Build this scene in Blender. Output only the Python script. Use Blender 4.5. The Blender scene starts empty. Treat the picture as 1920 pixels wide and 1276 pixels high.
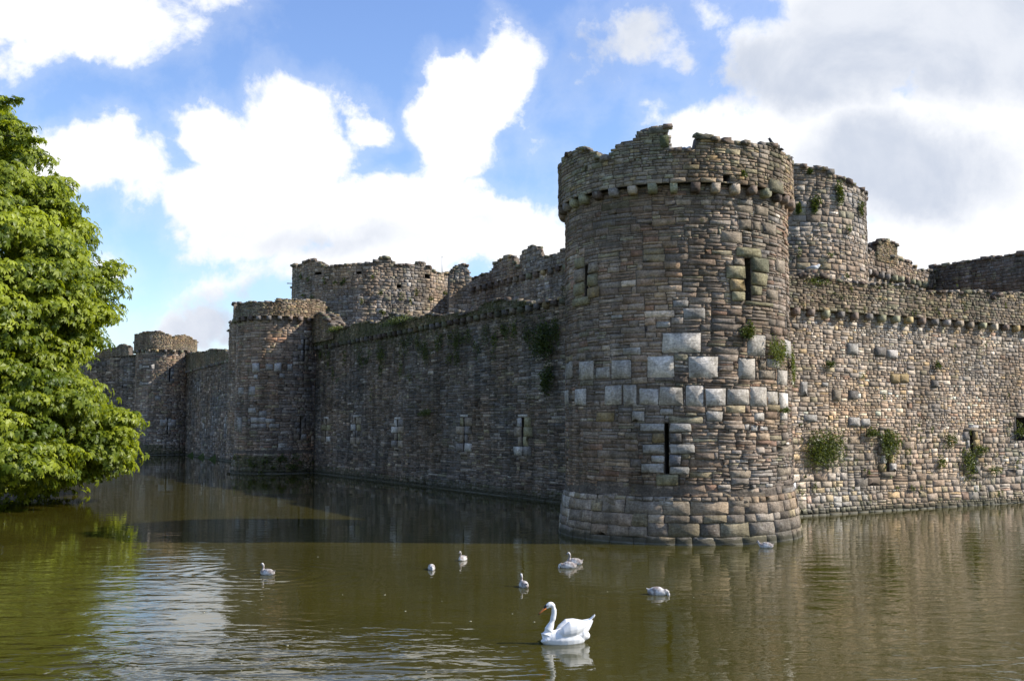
import bpy, math, random
import numpy as np
from math import radians as RAD

# ------------------------------------------------------------------ camera, sky, sun, exposure
sc = bpy.context.scene
F = 1931.0; CAMH = 3.6; PITCH = math.atan(157 / F)
cd = bpy.data.cameras.new("camera"); cam = bpy.data.objects.new("camera", cd)
sc.collection.objects.link(cam)
cam.location = (0, 0, CAMH); cam.rotation_euler = (math.pi / 2 + PITCH, 0, 0)
cd.sensor_width = 36; cd.lens = 36 * F / 1920; cd.clip_end = 6000; cd.clip_start = 0.1
sc.camera = cam
SUN_EL = RAD(38)

def ray(px, py):
    a = (px - 960) / F; b = -(py - 638) / F
    return np.array((a, math.cos(PITCH) - b * math.sin(PITCH), math.sin(PITCH) + b * math.cos(PITCH)))
def wat(px, py, z=0.0):
    d = ray(px, py); t = (z - CAMH) / d[2]; return (d[0] * t, d[1] * t)

sl = bpy.data.lights.new("sun", 'SUN'); so = bpy.data.objects.new("sun", sl); sc.collection.objects.link(so)
sl.energy = 5.0; sl.angle = RAD(0.8); sl.color = (1, 0.95, 0.87)
so.rotation_euler = (0, RAD(90) - SUN_EL, RAD(-3))       # sun stands due +X (right of the camera)
sc.view_settings.view_transform = 'Standard'; sc.view_settings.look = 'None'
sc.view_settings.gamma = 1; sc.view_settings.exposure = 0.3

class NT:
    """tiny helper for node trees"""
    def __init__(s, tree): s.t = tree; s.n = tree.nodes; s.l = tree.links
    def new(s, typ, **kw):
        n = s.n.new(typ)
        for k, v in kw.items(): setattr(n, k, v)
        return n
    def put(s, sock, v):
        if isinstance(v, bpy.types.NodeSocket): s.l.new(v, sock)
        elif v is not None:
            try: sock.default_value = v
            except Exception: sock.default_value = (*v, 1) if len(v) == 3 else v
    def m(s, op, a, b=None, c=None, clamp=False):
        n = s.new('ShaderNodeMath', operation=op, use_clamp=clamp)
        s.put(n.inputs[0], a); s.put(n.inputs[1], b)
        if c is not None: s.put(n.inputs[2], c)
        return n.outputs[0]
    def vm(s, op, a, b=None):
        n = s.new('ShaderNodeVectorMath', operation=op); s.put(n.inputs[0], a)
        if b is not None: s.put(n.inputs[1], b)
        return n.outputs['Value'] if op in ('LENGTH', 'DISTANCE', 'DOT_PRODUCT') else n.outputs['Vector']
    def noise(s, vec, scale, detail=3, rough=.5, dist=0, col=False):
        n = s.new('ShaderNodeTexNoise'); s.put(n.inputs['Vector'], vec)
        n.inputs['Scale'].default_value = scale; n.inputs['Detail'].default_value = detail
        n.inputs['Roughness'].default_value = rough; n.inputs['Distortion'].default_value = dist
        return n.outputs['Color' if col else 'Fac']
    def ramp(s, x, lo, hi, a=0.0, b=1.0, smooth=True):
        n = s.new('ShaderNodeMapRange'); n.interpolation_type = 'SMOOTHSTEP' if smooth else 'LINEAR'
        s.put(n.inputs[0], x); s.put(n.inputs[1], lo); s.put(n.inputs[2], hi); s.put(n.inputs[3], a); s.put(n.inputs[4], b)
        return n.outputs[0]
    def mix(s, f, a, b, mode='MIX'):
        n = s.new('ShaderNodeMix', data_type='RGBA', blend_type=mode)
        s.put(n.inputs[0], f); s.put(n.inputs[6], a); s.put(n.inputs[7], b)
        return n.outputs[2]

# ---- world: Nishita sky with procedural clouds placed by compass direction and elevation
w = bpy.data.worlds.new("World"); sc.world = w; w.use_nodes = True
w.node_tree.nodes.clear(); N = NT(w.node_tree)
sky = N.new('ShaderNodeTexSky', sky_type='NISHITA'); sky.sun_disc = False
sky.sun_elevation = SUN_EL; sky.sun_rotation = RAD(93); sky.air_density = 1.0; sky.dust_density = 0.3; sky.ozone_density = 2.0
tc = N.new('ShaderNodeTexCoord'); D = N.vm('NORMALIZE', tc.outputs['Generated'])
sep = N.new('ShaderNodeSeparateXYZ'); N.put(sep.inputs[0], D)
AZ = N.m('ARCTAN2', sep.outputs[0], sep.outputs[1]); EL = N.m('ARCSINE', sep.outputs[2])
cmb = N.new('ShaderNodeCombineXYZ'); N.put(cmb.inputs[0], AZ); N.put(cmb.inputs[1], EL); AE = cmb.outputs[0]
warpn = N.noise(D, 6.5, 8, .6, col=True)
warp = N.vm('SCALE', N.vm('SUBTRACT', warpn, (.5, .5, .5))); warp.node.inputs[3].default_value = .11
AEW = N.vm('ADD', AE, warp)
def azel(px, py):
    d = ray(px, py); d = d / np.linalg.norm(d); return math.atan2(d[0], d[1]), math.asin(d[2])
def blobs(lst):
    out = None
    for px, py, rx, ry, rot, s in lst:
        a, e = azel(px, py)
        mp = N.new('ShaderNodeMapping', vector_type='TEXTURE'); N.put(mp.inputs[0], AEW)
        mp.inputs['Location'].default_value = (a, e, 0); mp.inputs['Rotation'].default_value = (0, 0, RAD(rot))
        mp.inputs['Scale'].default_value = (rx / F, ry / F, 1)
        v = N.m('MULTIPLY_ADD', N.vm('LENGTH', mp.outputs[0]), -s, s)
        out = v if out is None else N.m('SMOOTH_MAX', out, v, .12)
    return out
white = [(110, 30, 300, 105, 8, 1), (40, 95, 110, 75, 20, .8), (165, 300, 150, 75, 8, 1.1), (240, 320, 90, 75, 0, .9), (70, 310, 90, 60, 0, .8),
         (530, 275, 170, 115, 0, 1.25), (655, 235, 75, 60, 0, 1.1), (395, 245, 85, 65, 0, 1.0), (500, 385, 220, 105, 0, 1.3),
         (760, 400, 250, 95, -8, 1.3), (835, 300, 90, 95, -20, 1.2), (890, 440, 240, 95, 0, 1.3), (1010, 455, 130, 70, -10, 1.0),
         (890, 170, 175, 88, 32, 1.5), (965, 95, 60, 60, 20, .9), (470, 510, 130, 60, 15, .55), (660, 500, 230, 60, 0, .8),
         (1150, 115, 190, 75, 35, .34), (320, 25, 150, 50, 10, .5),
         (1700, 60, 430, 190, 0, 1.5), (1480, 190, 230, 110, 10, .85), (1430, 260, 230, 80, -5, 1.1), (1800, 300, 360, 190, 0, 1.5),
         (1850, 440, 330, 90, 0, 1.3), (1550, 330, 200, 90, 0, .9), (195, 485, 45, 35, 0, .5), (380, 600, 170, 60, 10, .55)]
grey = [(1790, 70, 500, 170, -8, 2.0), (1480, 140, 300, 100, -10, 1.5), (1690, 330, 270, 120, -12, 1.7), (420, 590, 260, 95, 15, 1.4), (640, 450, 280, 60, 0, .75), (500, 340, 60, 40, 0, .4), (900, 430, 150, 40, 0, .5),
        (1160, 110, 230, 110, 30, 1.6), (60, 60, 160, 60, 10, .4), (1900, 300, 120, 60, 0, .5), (560, 500, 200, 40, 0, .3)]
dens = blobs(white)
fine = N.noise(D, 13.0, 10, .6, .2)
big = N.noise(D, 2.6, 5, .55)
# beyond the listed sky: unseen cloud, made sparse and grey to cut ambient light
away = N.ramp(N.vm('DISTANCE', AE, (0.0, .24, 0)), .62, .95)
gen = N.m('MULTIPLY_ADD', big, 4.0, -2.35)
dens = N.m('ADD', N.m('MULTIPLY', dens, N.m('SUBTRACT', 1.0, away)), N.m('MULTIPLY', gen, away))
dens = N.m('ADD', dens, N.m('MULTIPLY', N.m('SUBTRACT', fine, .5), 2.3))
mask = N.ramp(dens, -.02, 0.46)
haze = N.m('MULTIPLY', N.ramp(dens, -.45, .2), .17)
mask = N.m('MAXIMUM', mask, haze)
gr = N.ramp(N.m('ADD', blobs(grey), N.m('MULTIPLY', N.m('SUBTRACT', fine, .5), .9)), -.1, 1.05)
thin = N.ramp(dens, .1, .9, .55, 0.0)
gr = N.m('MAXIMUM', gr, N.m('MULTIPLY', thin, .35)); gr = N.m('MAXIMUM', gr, N.m('MULTIPLY', N.ramp(N.noise(D, 6.2, 8, .62, .3), .44, .66), .42))
gr = N.m('MAXIMUM', gr, N.m('MULTIPLY', away, .75))  # unseen clouds greyed to lower the fill light
gr = N.m('MULTIPLY', gr, N.ramp(N.noise(D, 7.0, 8, .6, .4), .35, .62, .62, 1.0))
ccol = N.mix(gr, (7.7, 7.7, 7.75, 1), (4.1, 4.5, 5.3, 1))
lowsky = N.mix(N.ramp(EL, .0, .5), (1.22, 1.28, 1.36, 1), (1.22, 1.28, 1.55, 1))
skyc = N.mix(1.0, sky.outputs[0], lowsky, 'MULTIPLY')
col = N.mix(mask, skyc, ccol)
bg = N.new('ShaderNodeBackground'); N.put(bg.inputs[0], col); bg.inputs[1].default_value = 0.125
wo = N.new('ShaderNodeOutputWorld'); N.l.new(bg.outputs[0], wo.inputs[0])
w.cycles.sampling_method = 'MANUAL'; w.cycles.sample_map_resolution = 512

# ------------------------------------------------------------------ helpers
C = sc.collection
rs = np.random.RandomState(7); random.seed(7)
def tag(o, label=None, cat=None, group=None, kind=None):
    if label: o['label'] = label
    if cat: o['category'] = cat
    if group: o['group'] = group
    if kind: o['kind'] = kind
    return o
def thing(name, loc, label, cat, group=None, rz=0):
    o = bpy.data.objects.new(name, None); C.objects.link(o); o.location = loc; o.rotation_euler = (0, 0, rz)
    o.empty_display_size = .3
    return tag(o, label, cat, group)

class MB:
    def __init__(s): s.v = []; s.c = []; s.q = []; s.t = []; s.n = 0
    def add(s, v, quads=None, tris=None, col=(.2, .18, .16, 0)):
        v = np.asarray(v, float).reshape(-1, 3); col = np.asarray(col, float)
        if col.ndim == 1: col = np.tile(col, (len(v), 1))
        s.v.append(v); s.c.append(col)
        if quads is not None and len(quads): s.q.append(np.asarray(quads, int).reshape(-1, 4) + s.n)
        if tris is not None and len(tris): s.t.append(np.asarray(tris, int).reshape(-1, 3) + s.n)
        s.n += len(v)
    def build(s, name, mat, parent=None, smooth=False, loc=None):
        me = bpy.data.meshes.new(name)
        v = np.concatenate(s.v); c = np.concatenate(s.c)
        if parent is not None: v = v - np.array(parent.location)
        if loc is not None: v = v - np.array(loc)
        q = np.concatenate(s.q) if s.q else np.zeros((0, 4), int); t = np.concatenate(s.t) if s.t else np.zeros((0, 3), int)
        me.vertices.add(len(v)); me.vertices.foreach_set('co', v.astype(np.float32).ravel())
        nl = q.size + t.size; me.loops.add(nl)
        me.loops.foreach_set('vertex_index', np.concatenate([q.ravel(), t.ravel()]).astype(np.int32))
        me.polygons.add(len(q) + len(t))
        st = np.concatenate([np.arange(len(q)) * 4, q.size + np.arange(len(t)) * 3]).astype(np.int32)
        me.polygons.foreach_set('loop_start', st)
        me.polygons.foreach_set('loop_total', np.concatenate([np.full(len(q), 4), np.full(len(t), 3)]).astype(np.int32))
        me.update(calc_edges=True); me.validate()
        a = me.color_attributes.new('Col', 'FLOAT_COLOR', 'POINT')
        a.data.foreach_set('color', c.astype(np.float32).ravel())
        if smooth: me.polygons.foreach_set('use_smooth', np.ones(len(me.polygons), bool))
        me.materials.append(mat)
        o = bpy.data.objects.new(name, me); C.objects.link(o)
        if parent is not None: o.parent = parent
        if loc is not None: o.location = loc
        return o

_tab = rs.rand(64, 257, 257)
def vn(x, y, seed=0):
    """smooth 2-D value noise, 0..1"""
    x = np.asarray(x, float); y = np.asarray(y, float); T = _tab[seed % 64]
    xi = np.floor(x).astype(int); yi = np.floor(y).astype(int); fx = x - xi; fy = y - yi
    fx = fx * fx * (3 - 2 * fx); fy = fy * fy * (3 - 2 * fy); a = xi % 256; b = yi % 256
    return (T[a, b] * (1 - fx) + T[a + 1, b] * fx) * (1 - fy) + (T[a, b + 1] * (1 - fx) + T[a + 1, b + 1] * fx) * fy

# ------------------------------------------------------------------ materials
def pmat(name, col=(.5, .5, .5), rough=.6, spec=.3):
    m = bpy.data.materials.new(name); m.use_nodes = True
    b = m.node_tree.nodes['Principled BSDF']; b.inputs['Base Color'].default_value = (*col, 1)
    b.inputs['Roughness'].default_value = rough; b.inputs['Specular IOR Level'].default_value = spec
    return m, NT(m.node_tree), b

def stone_mat():
    m, n, b = pmat('rubble stone', rough=.9, spec=.15)
    at = n.new('ShaderNodeAttribute', attribute_name='Col'); pos = n.new('ShaderNodeNewGeometry').outputs['Position']
    fine = n.noise(pos, 14, 6, .7); mid = n.noise(pos, 3.2, 4, .6); lo = n.noise(pos, .55, 4, .6)
    st = n.new('ShaderNodeMapping'); n.put(st.inputs[0], pos); st.inputs['Scale'].default_value = (4, 4, 34)
    lam = n.noise(st.outputs[0], 1.0, 4, .6)
    c = n.mix(1.0, at.outputs['Color'], n.mix(n.ramp(fine, .28, .72, smooth=False), (.50, .48, .46, 1), (1.5, 1.5, 1.5, 1)), 'MULTIPLY')
    c = n.mix(1.0, c, n.mix(n.ramp(lam, .3, .7, smooth=False), (.74, .73, .72, 1), (1.26, 1.25, 1.24, 1)), 'MULTIPLY')
    c = n.mix(1.0, c, n.mix(n.ramp(mid, .3, .7, smooth=False), (.8, .78, .77, 1), (1.22, 1.2, 1.18, 1)), 'MULTIPLY')
    # lichen: pale grey and ochre blotches
    lich = n.ramp(n.noise(pos, 7, 5, .65, .3), .60, .68)
    c = n.mix(n.m('MULTIPLY', lich, .38), c, (.34, .33, .27, 1))
    och = n.m('MULTIPLY', n.ramp(n.noise(n.vm('ADD', pos, (31, 7, 3)), 2.3, 5, .7), .60, .70), .35)
    c = n.mix(och, c, (.25, .19, .075, 1))
    # moss where the masonry's alpha says so
    ms = n.m('ADD', at.outputs['Alpha'], n.m('MULTIPLY', n.m('SUBTRACT', n.noise(pos, 4.5, 6, .7), .5), 1.5))
    moss = n.ramp(ms, .42, .75)
    c = n.mix(n.m('MULTIPLY', moss, .85), c, n.mix(fine, (.035, .045, .012, 1), (.11, .11, .035, 1)))
    # old mortar smeared over the joints, and long damp streaks down the wall
    sm = n.ramp(n.noise(n.vm('ADD', pos, (3, 17, 5)), 2.0, 6, .72), .50, .66)
    c = n.mix(n.m('MULTIPLY', sm, .38), c, (.19, .165, .135, 1))
    sk = n.new('ShaderNodeMapping'); n.put(sk.inputs[0], pos); sk.inputs['Scale'].default_value = (1.5, 1.5, .16)
    c = n.mix(1.0, c, n.mix(n.ramp(n.noise(sk.outputs[0], 1.0, 5, .6), .35, .62), (.66, .67, .66, 1), (1.1, 1.1, 1.1, 1)), 'MULTIPLY')
    # tide stain just above the water
    sp = n.new('ShaderNodeSeparateXYZ'); n.put(sp.inputs[0], pos)
    tz = n.m('ADD', sp.outputs[2], n.m('MULTIPLY', n.m('SUBTRACT', n.noise(pos, 1.1, 6, .7), .5), 1.5))
    c = n.mix(n.ramp(tz, .05, .50, .55, 0), c, n.mix(mid, (.085, .08, .045, 1), (.17, .15, .10, 1)))
    c = n.mix(n.ramp(n.m('ADD', sp.outputs[2], n.m('MULTIPLY', n.m('SUBTRACT', n.noise(pos, 2.5, 5, .7), .5), .35)), .16, .24, .7, 0), c, (.045, .042, .024, 1))
    c = n.mix(n.ramp(sp.outputs[2], .03, .07, .45, 0), c, (.24, .225, .18, 1))
    n.put(b.inputs['Base Color'], c)
    h = n.m('ADD', n.m('MULTIPLY', fine, .5), n.m('ADD', n.m('MULTIPLY', n.noise(pos, 45, 3, .6), .18), n.m('MULTIPLY', lam, .35)))
    bp = n.new('ShaderNodeBump'); bp.inputs['Strength'].default_value = .75; bp.inputs['Distance'].default_value = .05
    n.put(bp.inputs['Height'], h); n.put(b.inputs['Normal'], bp.outputs[0])
    return m
STONE = stone_mat()

def leaf_mat(name, c1, c2, tr=.35, rough=.45):
    m, n, b = pmat(name, c1, rough, .35)
    at = n.new('ShaderNodeAttribute', attribute_name='Col')
    c = n.mix(at.outputs['Fac'], (*c1, 1), (*c2, 1)); n.put(b.inputs['Base Color'], c)
    t = n.new('ShaderNodeBsdfTranslucent'); n.put(t.inputs[0], n.mix(1.0, c, (1.5, 1.5, .55, 1), 'MULTIPLY'))
    ms = n.new('ShaderNodeMixShader'); ms.inputs[0].default_value = tr
    n.l.new(b.outputs[0], ms.inputs[1]); n.l.new(t.outputs[0], ms.inputs[2])
    n.l.new(ms.outputs[0], n.n['Material Output'].inputs[0])
    return m
LEAF = leaf_mat('chestnut leaves', (.085, .125, .010), (.36, .405, .03), .38)
WEED = leaf_mat('wall weeds', (.035, .055, .014), (.17, .19, .04), .25)

def dark_mat():
    m, n, b = pmat('unlit interior stone', (.03, .028, .025), .95, .1); return m
DARK = dark_mat()

# ------------------------------------------------------------------ surfaces the masonry is laid on
class Plane:
    def __init__(s, p0, d, batter=None):
        d = np.array(d, float); d /= np.linalg.norm(d); s.p = np.array(p0, float); s.d = d; s.nrm = np.array((d[1], -d[0])); s.b = batter
    def P(s, u, v, w):
        ww = w + (s.b(v) if s.b else 0)
        return np.stack([s.p[0] + s.d[0] * u + s.nrm[0] * ww, s.p[1] + s.d[1] * u + s.nrm[1] * ww, v + 0 * ww], -1)
    def hit(s, px, py):
        r = ray(px, py); t = np.dot(s.p, s.nrm) / np.dot(r[:2], s.nrm); q = r[:2] * t
        return float(np.dot(q - s.p, s.d)), float(CAMH + r[2] * t)
    def normal(s, u): return np.array((*s.nrm, 0))
class Cyl:
    def __init__(s, c, R, batter=None):
        s.c = np.array(c, float); s.R = R; s.b = batter; s.f0 = math.atan2(-s.c[1], -s.c[0])
    def P(s, u, v, w):
        th = s.f0 + u / s.R; r = s.R + w + (s.b(v) if s.b else 0)
        return np.stack([s.c[0] + r * np.cos(th), s.c[1] + r * np.sin(th), v + 0 * r], -1)
    def hit(s, px, py):
        r = ray(px, py); d = r[:2]; L = np.linalg.norm(d); e = d / L
        m = np.dot(s.c, e); q2 = np.dot(s.c, s.c) - m * m
        R = s.R; k = R * R - q2
        if k < 0.0: k = 0.0
        t = m - math.sqrt(k); P = e * t
        th = math.atan2(P[1] - s.c[1], P[0] - s.c[0]) - s.f0
        th = (th + math.pi) % (2 * math.pi) - math.pi
        return th * s.R, CAMH + r[2] * t / L
    def normal(s, u):
        th = s.f0 + u / s.R; return np.array((math.cos(th), math.sin(th), 0))

def profile(surf, pts, default_l=None, default_r=None):
    h = sorted(surf.hit(*p) for p in pts); U = np.array([a for a, b in h]); V = np.array([b for a, b in h])
    U = U + np.arange(len(U)) * 1e-6
    return lambda u: np.interp(u, U, V, left=default_l, right=default_r)

# stone colours (albedo)
PAL = dict(brown=(.155, .118, .092), umber=(.105, .080, .064), grey=(.185, .168, .150), dgrey=(.115, .108, .100), slate=(.15, .15, .155), tan=(.26, .215, .16),
           ochre=(.30, .225, .115), red=(.17, .095, .065), pale=(.40, .375, .335), white=(.50, .475, .44), green=(.19, .185, .12), olive=(.24, .215, .13))
MIX = {
 'tower': [('brown', 30), ('umber', 18), ('grey', 22), ('dgrey', 8), ('tan', 8), ('red', 5), ('green', 8), ('pale', 1.5), ('slate', 4)],
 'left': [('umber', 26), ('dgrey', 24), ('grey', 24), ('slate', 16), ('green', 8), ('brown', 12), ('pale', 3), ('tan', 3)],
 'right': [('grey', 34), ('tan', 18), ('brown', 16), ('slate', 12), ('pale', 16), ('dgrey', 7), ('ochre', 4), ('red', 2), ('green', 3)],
 'rightlow': [('grey', 36), ('tan', 26), ('pale', 9), ('brown', 12), ('ochre', 5), ('red', 3), ('green', 6)],
 'parapet': [('brown', 26), ('green', 26), ('grey', 22), ('tan', 14), ('umber', 10), ('ochre', 6)],
 'plinth': [('grey', 44), ('tan', 22), ('brown', 10), ('pale', 12), ('olive', 12)],
 'dark': [('dgrey', 30), ('umber', 30), ('slate', 12), ('green', 10)],  # darker stones: shade of the far right inner wall put into its colour
 'inner': [('grey', 30), ('tan', 20), ('brown', 22), ('pale', 8), ('slate', 10), ('green', 6)],
}
STY = {  # course heights, length ratio range, split chance, protrusion spread
 'tower': dict(h=(.10, .25), r=(1.4, 4.6), split=.5, p=.024, mix='tower', gain=1.16, var=.17),
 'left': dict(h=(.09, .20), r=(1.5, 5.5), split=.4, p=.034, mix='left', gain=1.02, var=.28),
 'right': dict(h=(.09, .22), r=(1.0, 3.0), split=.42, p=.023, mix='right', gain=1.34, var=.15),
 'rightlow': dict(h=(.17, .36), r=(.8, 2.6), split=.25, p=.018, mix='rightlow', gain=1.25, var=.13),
 'parapet': dict(h=(.08, .17), r=(1.2, 3.6), split=.3, p=.035, mix='parapet'),
 'plinth': dict(h=(.22, .42), r=(1.0, 3.2), split=.0, p=.030, mix='plinth', gain=.98),
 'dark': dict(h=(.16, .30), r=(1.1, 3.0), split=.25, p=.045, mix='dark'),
 'inner': dict(h=(.18, .36), r=(1.0, 2.6), split=.3, p=.055, mix='inner', gain=1.1),
 'farleft': dict(h=(.16, .34), r=(1.6, 5.0), split=.3, p=.045, mix='left', gain=.95, var=.38),
 'far': dict(h=(.15, .28), r=(1.4, 4.5), split=.2, p=.014, mix='tower', var=.16, gain=1.4),
}
def pick(mix, n):
    k = [a for a, b in MIX[mix]]; p = np.array([b for a, b in MIX[mix]], float); p /= p.sum()
    i = rs.choice(len(k), n, p=p); return np.array([PAL[a] for a in k])[i]

def masonry(mb, surf, u0, u1, v0, v1, style, seed=0, reserved=(), vtop=None, moss=None, rough=None, w0=0.0, vbot=None, sub=None):
    """coursed rubble: every stone is its own chamfered block standing a little proud of the backing.
    sub(u,v) may give an alternative style name by position."""
    out = []
    # laid in lifts and lengths by different hands: course heights change from panel to panel
    panels = []; vv = v0
    while vv < v1 - .03:
        bh = rs.uniform(.55, 1.3); ve = vv + bh if v1 - vv - bh > .35 else v1; uu = u0
        while uu < u1 - .01:
            ue = uu + rs.uniform(1.2, 5.0); ue = ue if u1 - ue > .8 else u1; panels.append((uu, ue, vv, ve)); uu = ue
        vv = ve
    for pu0, pu1, pv0, pv1 in panels: out += lay(pu0, pu1, pv0, pv1, style, reserved, sub)
    A = np.array(out)
    if not len(A): return
    cu = (A[:, 0] + A[:, 2]) / 2; cv = (A[:, 1] + A[:, 3]) / 2
    keep = np.ones(len(A), bool)
    if vtop is not None: keep &= cv < vtop(cu)
    if vbot is not None: keep &= cv > vbot(cu)
    A = A[keep]; cu = cu[keep]; cv = cv[keep]; n = len(A)
    S = STY[style]
    colr = pick(S['mix'], n)
    if sub:
        for k in set(sub(x) for x in np.unique(np.round(cv, 1))):
            i = np.array([sub(x) == k for x in cv]); colr[i] = pick(STY[k]['mix'], int(i.sum()))
    val = 1 + S.get('var', .16) * rs.randn(n); patch = .70 + .60 * vn(cu * .55 + 9, cv * .8, seed + 3); val = np.clip(val, .5, 1.7) * patch
    warm = (vn(cu * .35, cv * .5, seed + 8) - .5)[:, None] * np.array((.22, 0, -.25)) + 1
    mean = colr.mean(0)[None]; colr = colr * .54 + mean * .46
    colr = np.clip(colr * val[:, None] * warm * S.get('gain', 1.0) * 1.30 * np.array((1.065, .985, .89)), .02, .7)
    al = np.clip(moss(cu, cv), 0, 1) if moss is not None else np.zeros(n)
    k = rough(cu, cv) if rough is not None else np.ones(n)
    prot = .006 + np.abs(rs.randn(n)) * S['p'] * .38 * k + .010 * k * vn(cu * .9, cv * 1.3, seed + 11)
    stones(mb, surf, A, prot, np.c_[colr, al], seed, w0, S['p'] * .32 * k)


def lay(u0, u1, v0, v1, style, reserved, sub):
    out = []; v = v0
    while v < v1 - 1e-4:
        S = STY[sub(v) if sub else style]
        h = rs.uniform(*S['h']); h = h if v1 - v - h > .06 else v1 - v
        segs = [(u0, u1, v, v + h)]
        for (a, b, c, d) in reserved:
            if min(v + h, d) - max(v, b) > .012:
                ns = []
                for s0, s1, va, vb in segs:
                    if c <= s0 or a >= s1 or min(vb, d) - max(va, b) < .012: ns.append((s0, s1, va, vb)); continue
                    if a > s0 + .03: ns.append((s0, a, va, vb))
                    if c < s1 - .03: ns.append((c, s1, va, vb))
                    m0, m1 = max(s0, a), min(s1, c)
                    if vb - d > .035: ns.append((m0, m1, d, vb))
                    if b - va > .035: ns.append((m0, m1, va, b))
                segs = ns
        vfull, hfull = v, h
        for s0, s1, v, vb in segs:
            h = vb - v; x = s0
            while x < s1 - 1e-4:
                L = h * rs.uniform(*S['r']); L = max(L, .1)
                if x + L > s1 - .08: L = s1 - x
                if rs.rand() < S['split'] and h > .11:
                    k = 2 if h < .24 or rs.rand() < .6 else 3; cuts = np.sort(rs.uniform(.3, .7, k - 1)) if k == 2 else np.array([rs.uniform(.25, .4), rs.uniform(.6, .75)])
                    e = [0, *cuts, 1]
                    for i in range(k):
                        out.append((x, v + h * e[i], x + L, v + h * e[i + 1]))
                else: out.append((x, v, x + L, v + h))
                x += L
        v = vfull + hfull
    return out

def stones(mb, surf, A, prot, col, seed=0, w0=0.0, tilt=.02, gap=.006, wav=True):
    n = len(A)
    if n == 0: return
    cu = (A[:, 0] + A[:, 2]) / 2; cv = (A[:, 1] + A[:, 3]) / 2
    hu = np.maximum((A[:, 2] - A[:, 0]) / 2 - gap * rs.uniform(.3, 1.5, n), .015); hv = np.maximum((A[:, 3] - A[:, 1]) / 2 - gap * rs.uniform(.2, 1.1, n), .012)
    ch = np.minimum(rs.uniform(.08, .34, n) * np.minimum(hu, hv), .03)
    ax = 1 - ch / hu; ay = 1 - ch / hv
    ox = np.array([1, 1, 0, 0, -1, -1, 0, 0]); oy = np.array([0, 0, 1, 1, 0, 0, -1, -1])
    # 8-point ring
    X = np.stack([np.ones(n), np.ones(n), ax, -ax, -np.ones(n), -np.ones(n), -ax, ax], 1)
    Y = np.stack([-ay, ay, np.ones(n), np.ones(n), ay, -ay, -np.ones(n), -np.ones(n)], 1)
    jit = rs.uniform(-1, 1, (n, 8, 2)) * np.minimum(np.minimum(hu, hv), .16)[:, None, None] * .20
    tx = rs.randn(n) * tilt * .55; ty = rs.randn(n) * tilt * .45
    lim = np.maximum(prot - .004, .001) / np.maximum(np.abs(tx) + np.abs(ty), 1e-6); tx = tx * np.minimum(1, lim); ty = ty * np.minimum(1, lim)
    bu = cu[:, None] + X * hu[:, None] + jit[..., 0]; jit[..., 1] *= .6; bv = cv[:, None] + Y * hv[:, None] + jit[..., 1]
    inset = np.minimum(.006, .15 * np.minimum(hu, hv))[:, None]
    tu = cu[:, None] + X * (hu[:, None] - inset) + jit[..., 0]; tv = cv[:, None] + Y * (hv[:, None] - inset) + jit[..., 1]
    twt = prot[:, None] + X * tx[:, None] + Y * ty[:, None] + rs.randn(n, 8) * .0022
    twt = np.maximum(twt, .003)
    U = np.concatenate([bu, tu, cu[:, None]], 1); V = np.concatenate([bv, tv, cv[:, None]], 1)
    W = np.concatenate([np.full((n, 8), -.03), twt, (prot + rs.rand(n) * .002)[:, None]], 1)
    if wav:
        V = V + .020 * (vn(U * .45, V * .6, seed + 20) - .5) * 2 + .012 * (vn(U * 1.7, V * 2.2, seed + 21) - .5) * 2
    P = surf.P(U, V, W + w0)
    q = []
    for i in range(8):
        j = (i + 1) % 8; q.append((i, j, 8 + j, 8 + i))
    t = [(8 + i, 8 + (i + 1) % 8, 16) for i in range(8)]
    base = (np.arange(n) * 17)[:, None, None]
    mb.add(P.reshape(-1, 3), (base + np.array(q)[None]).reshape(-1, 4), (base + np.array(t)[None]).reshape(-1, 3), np.repeat(np.asarray(col), 17, 0))

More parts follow.
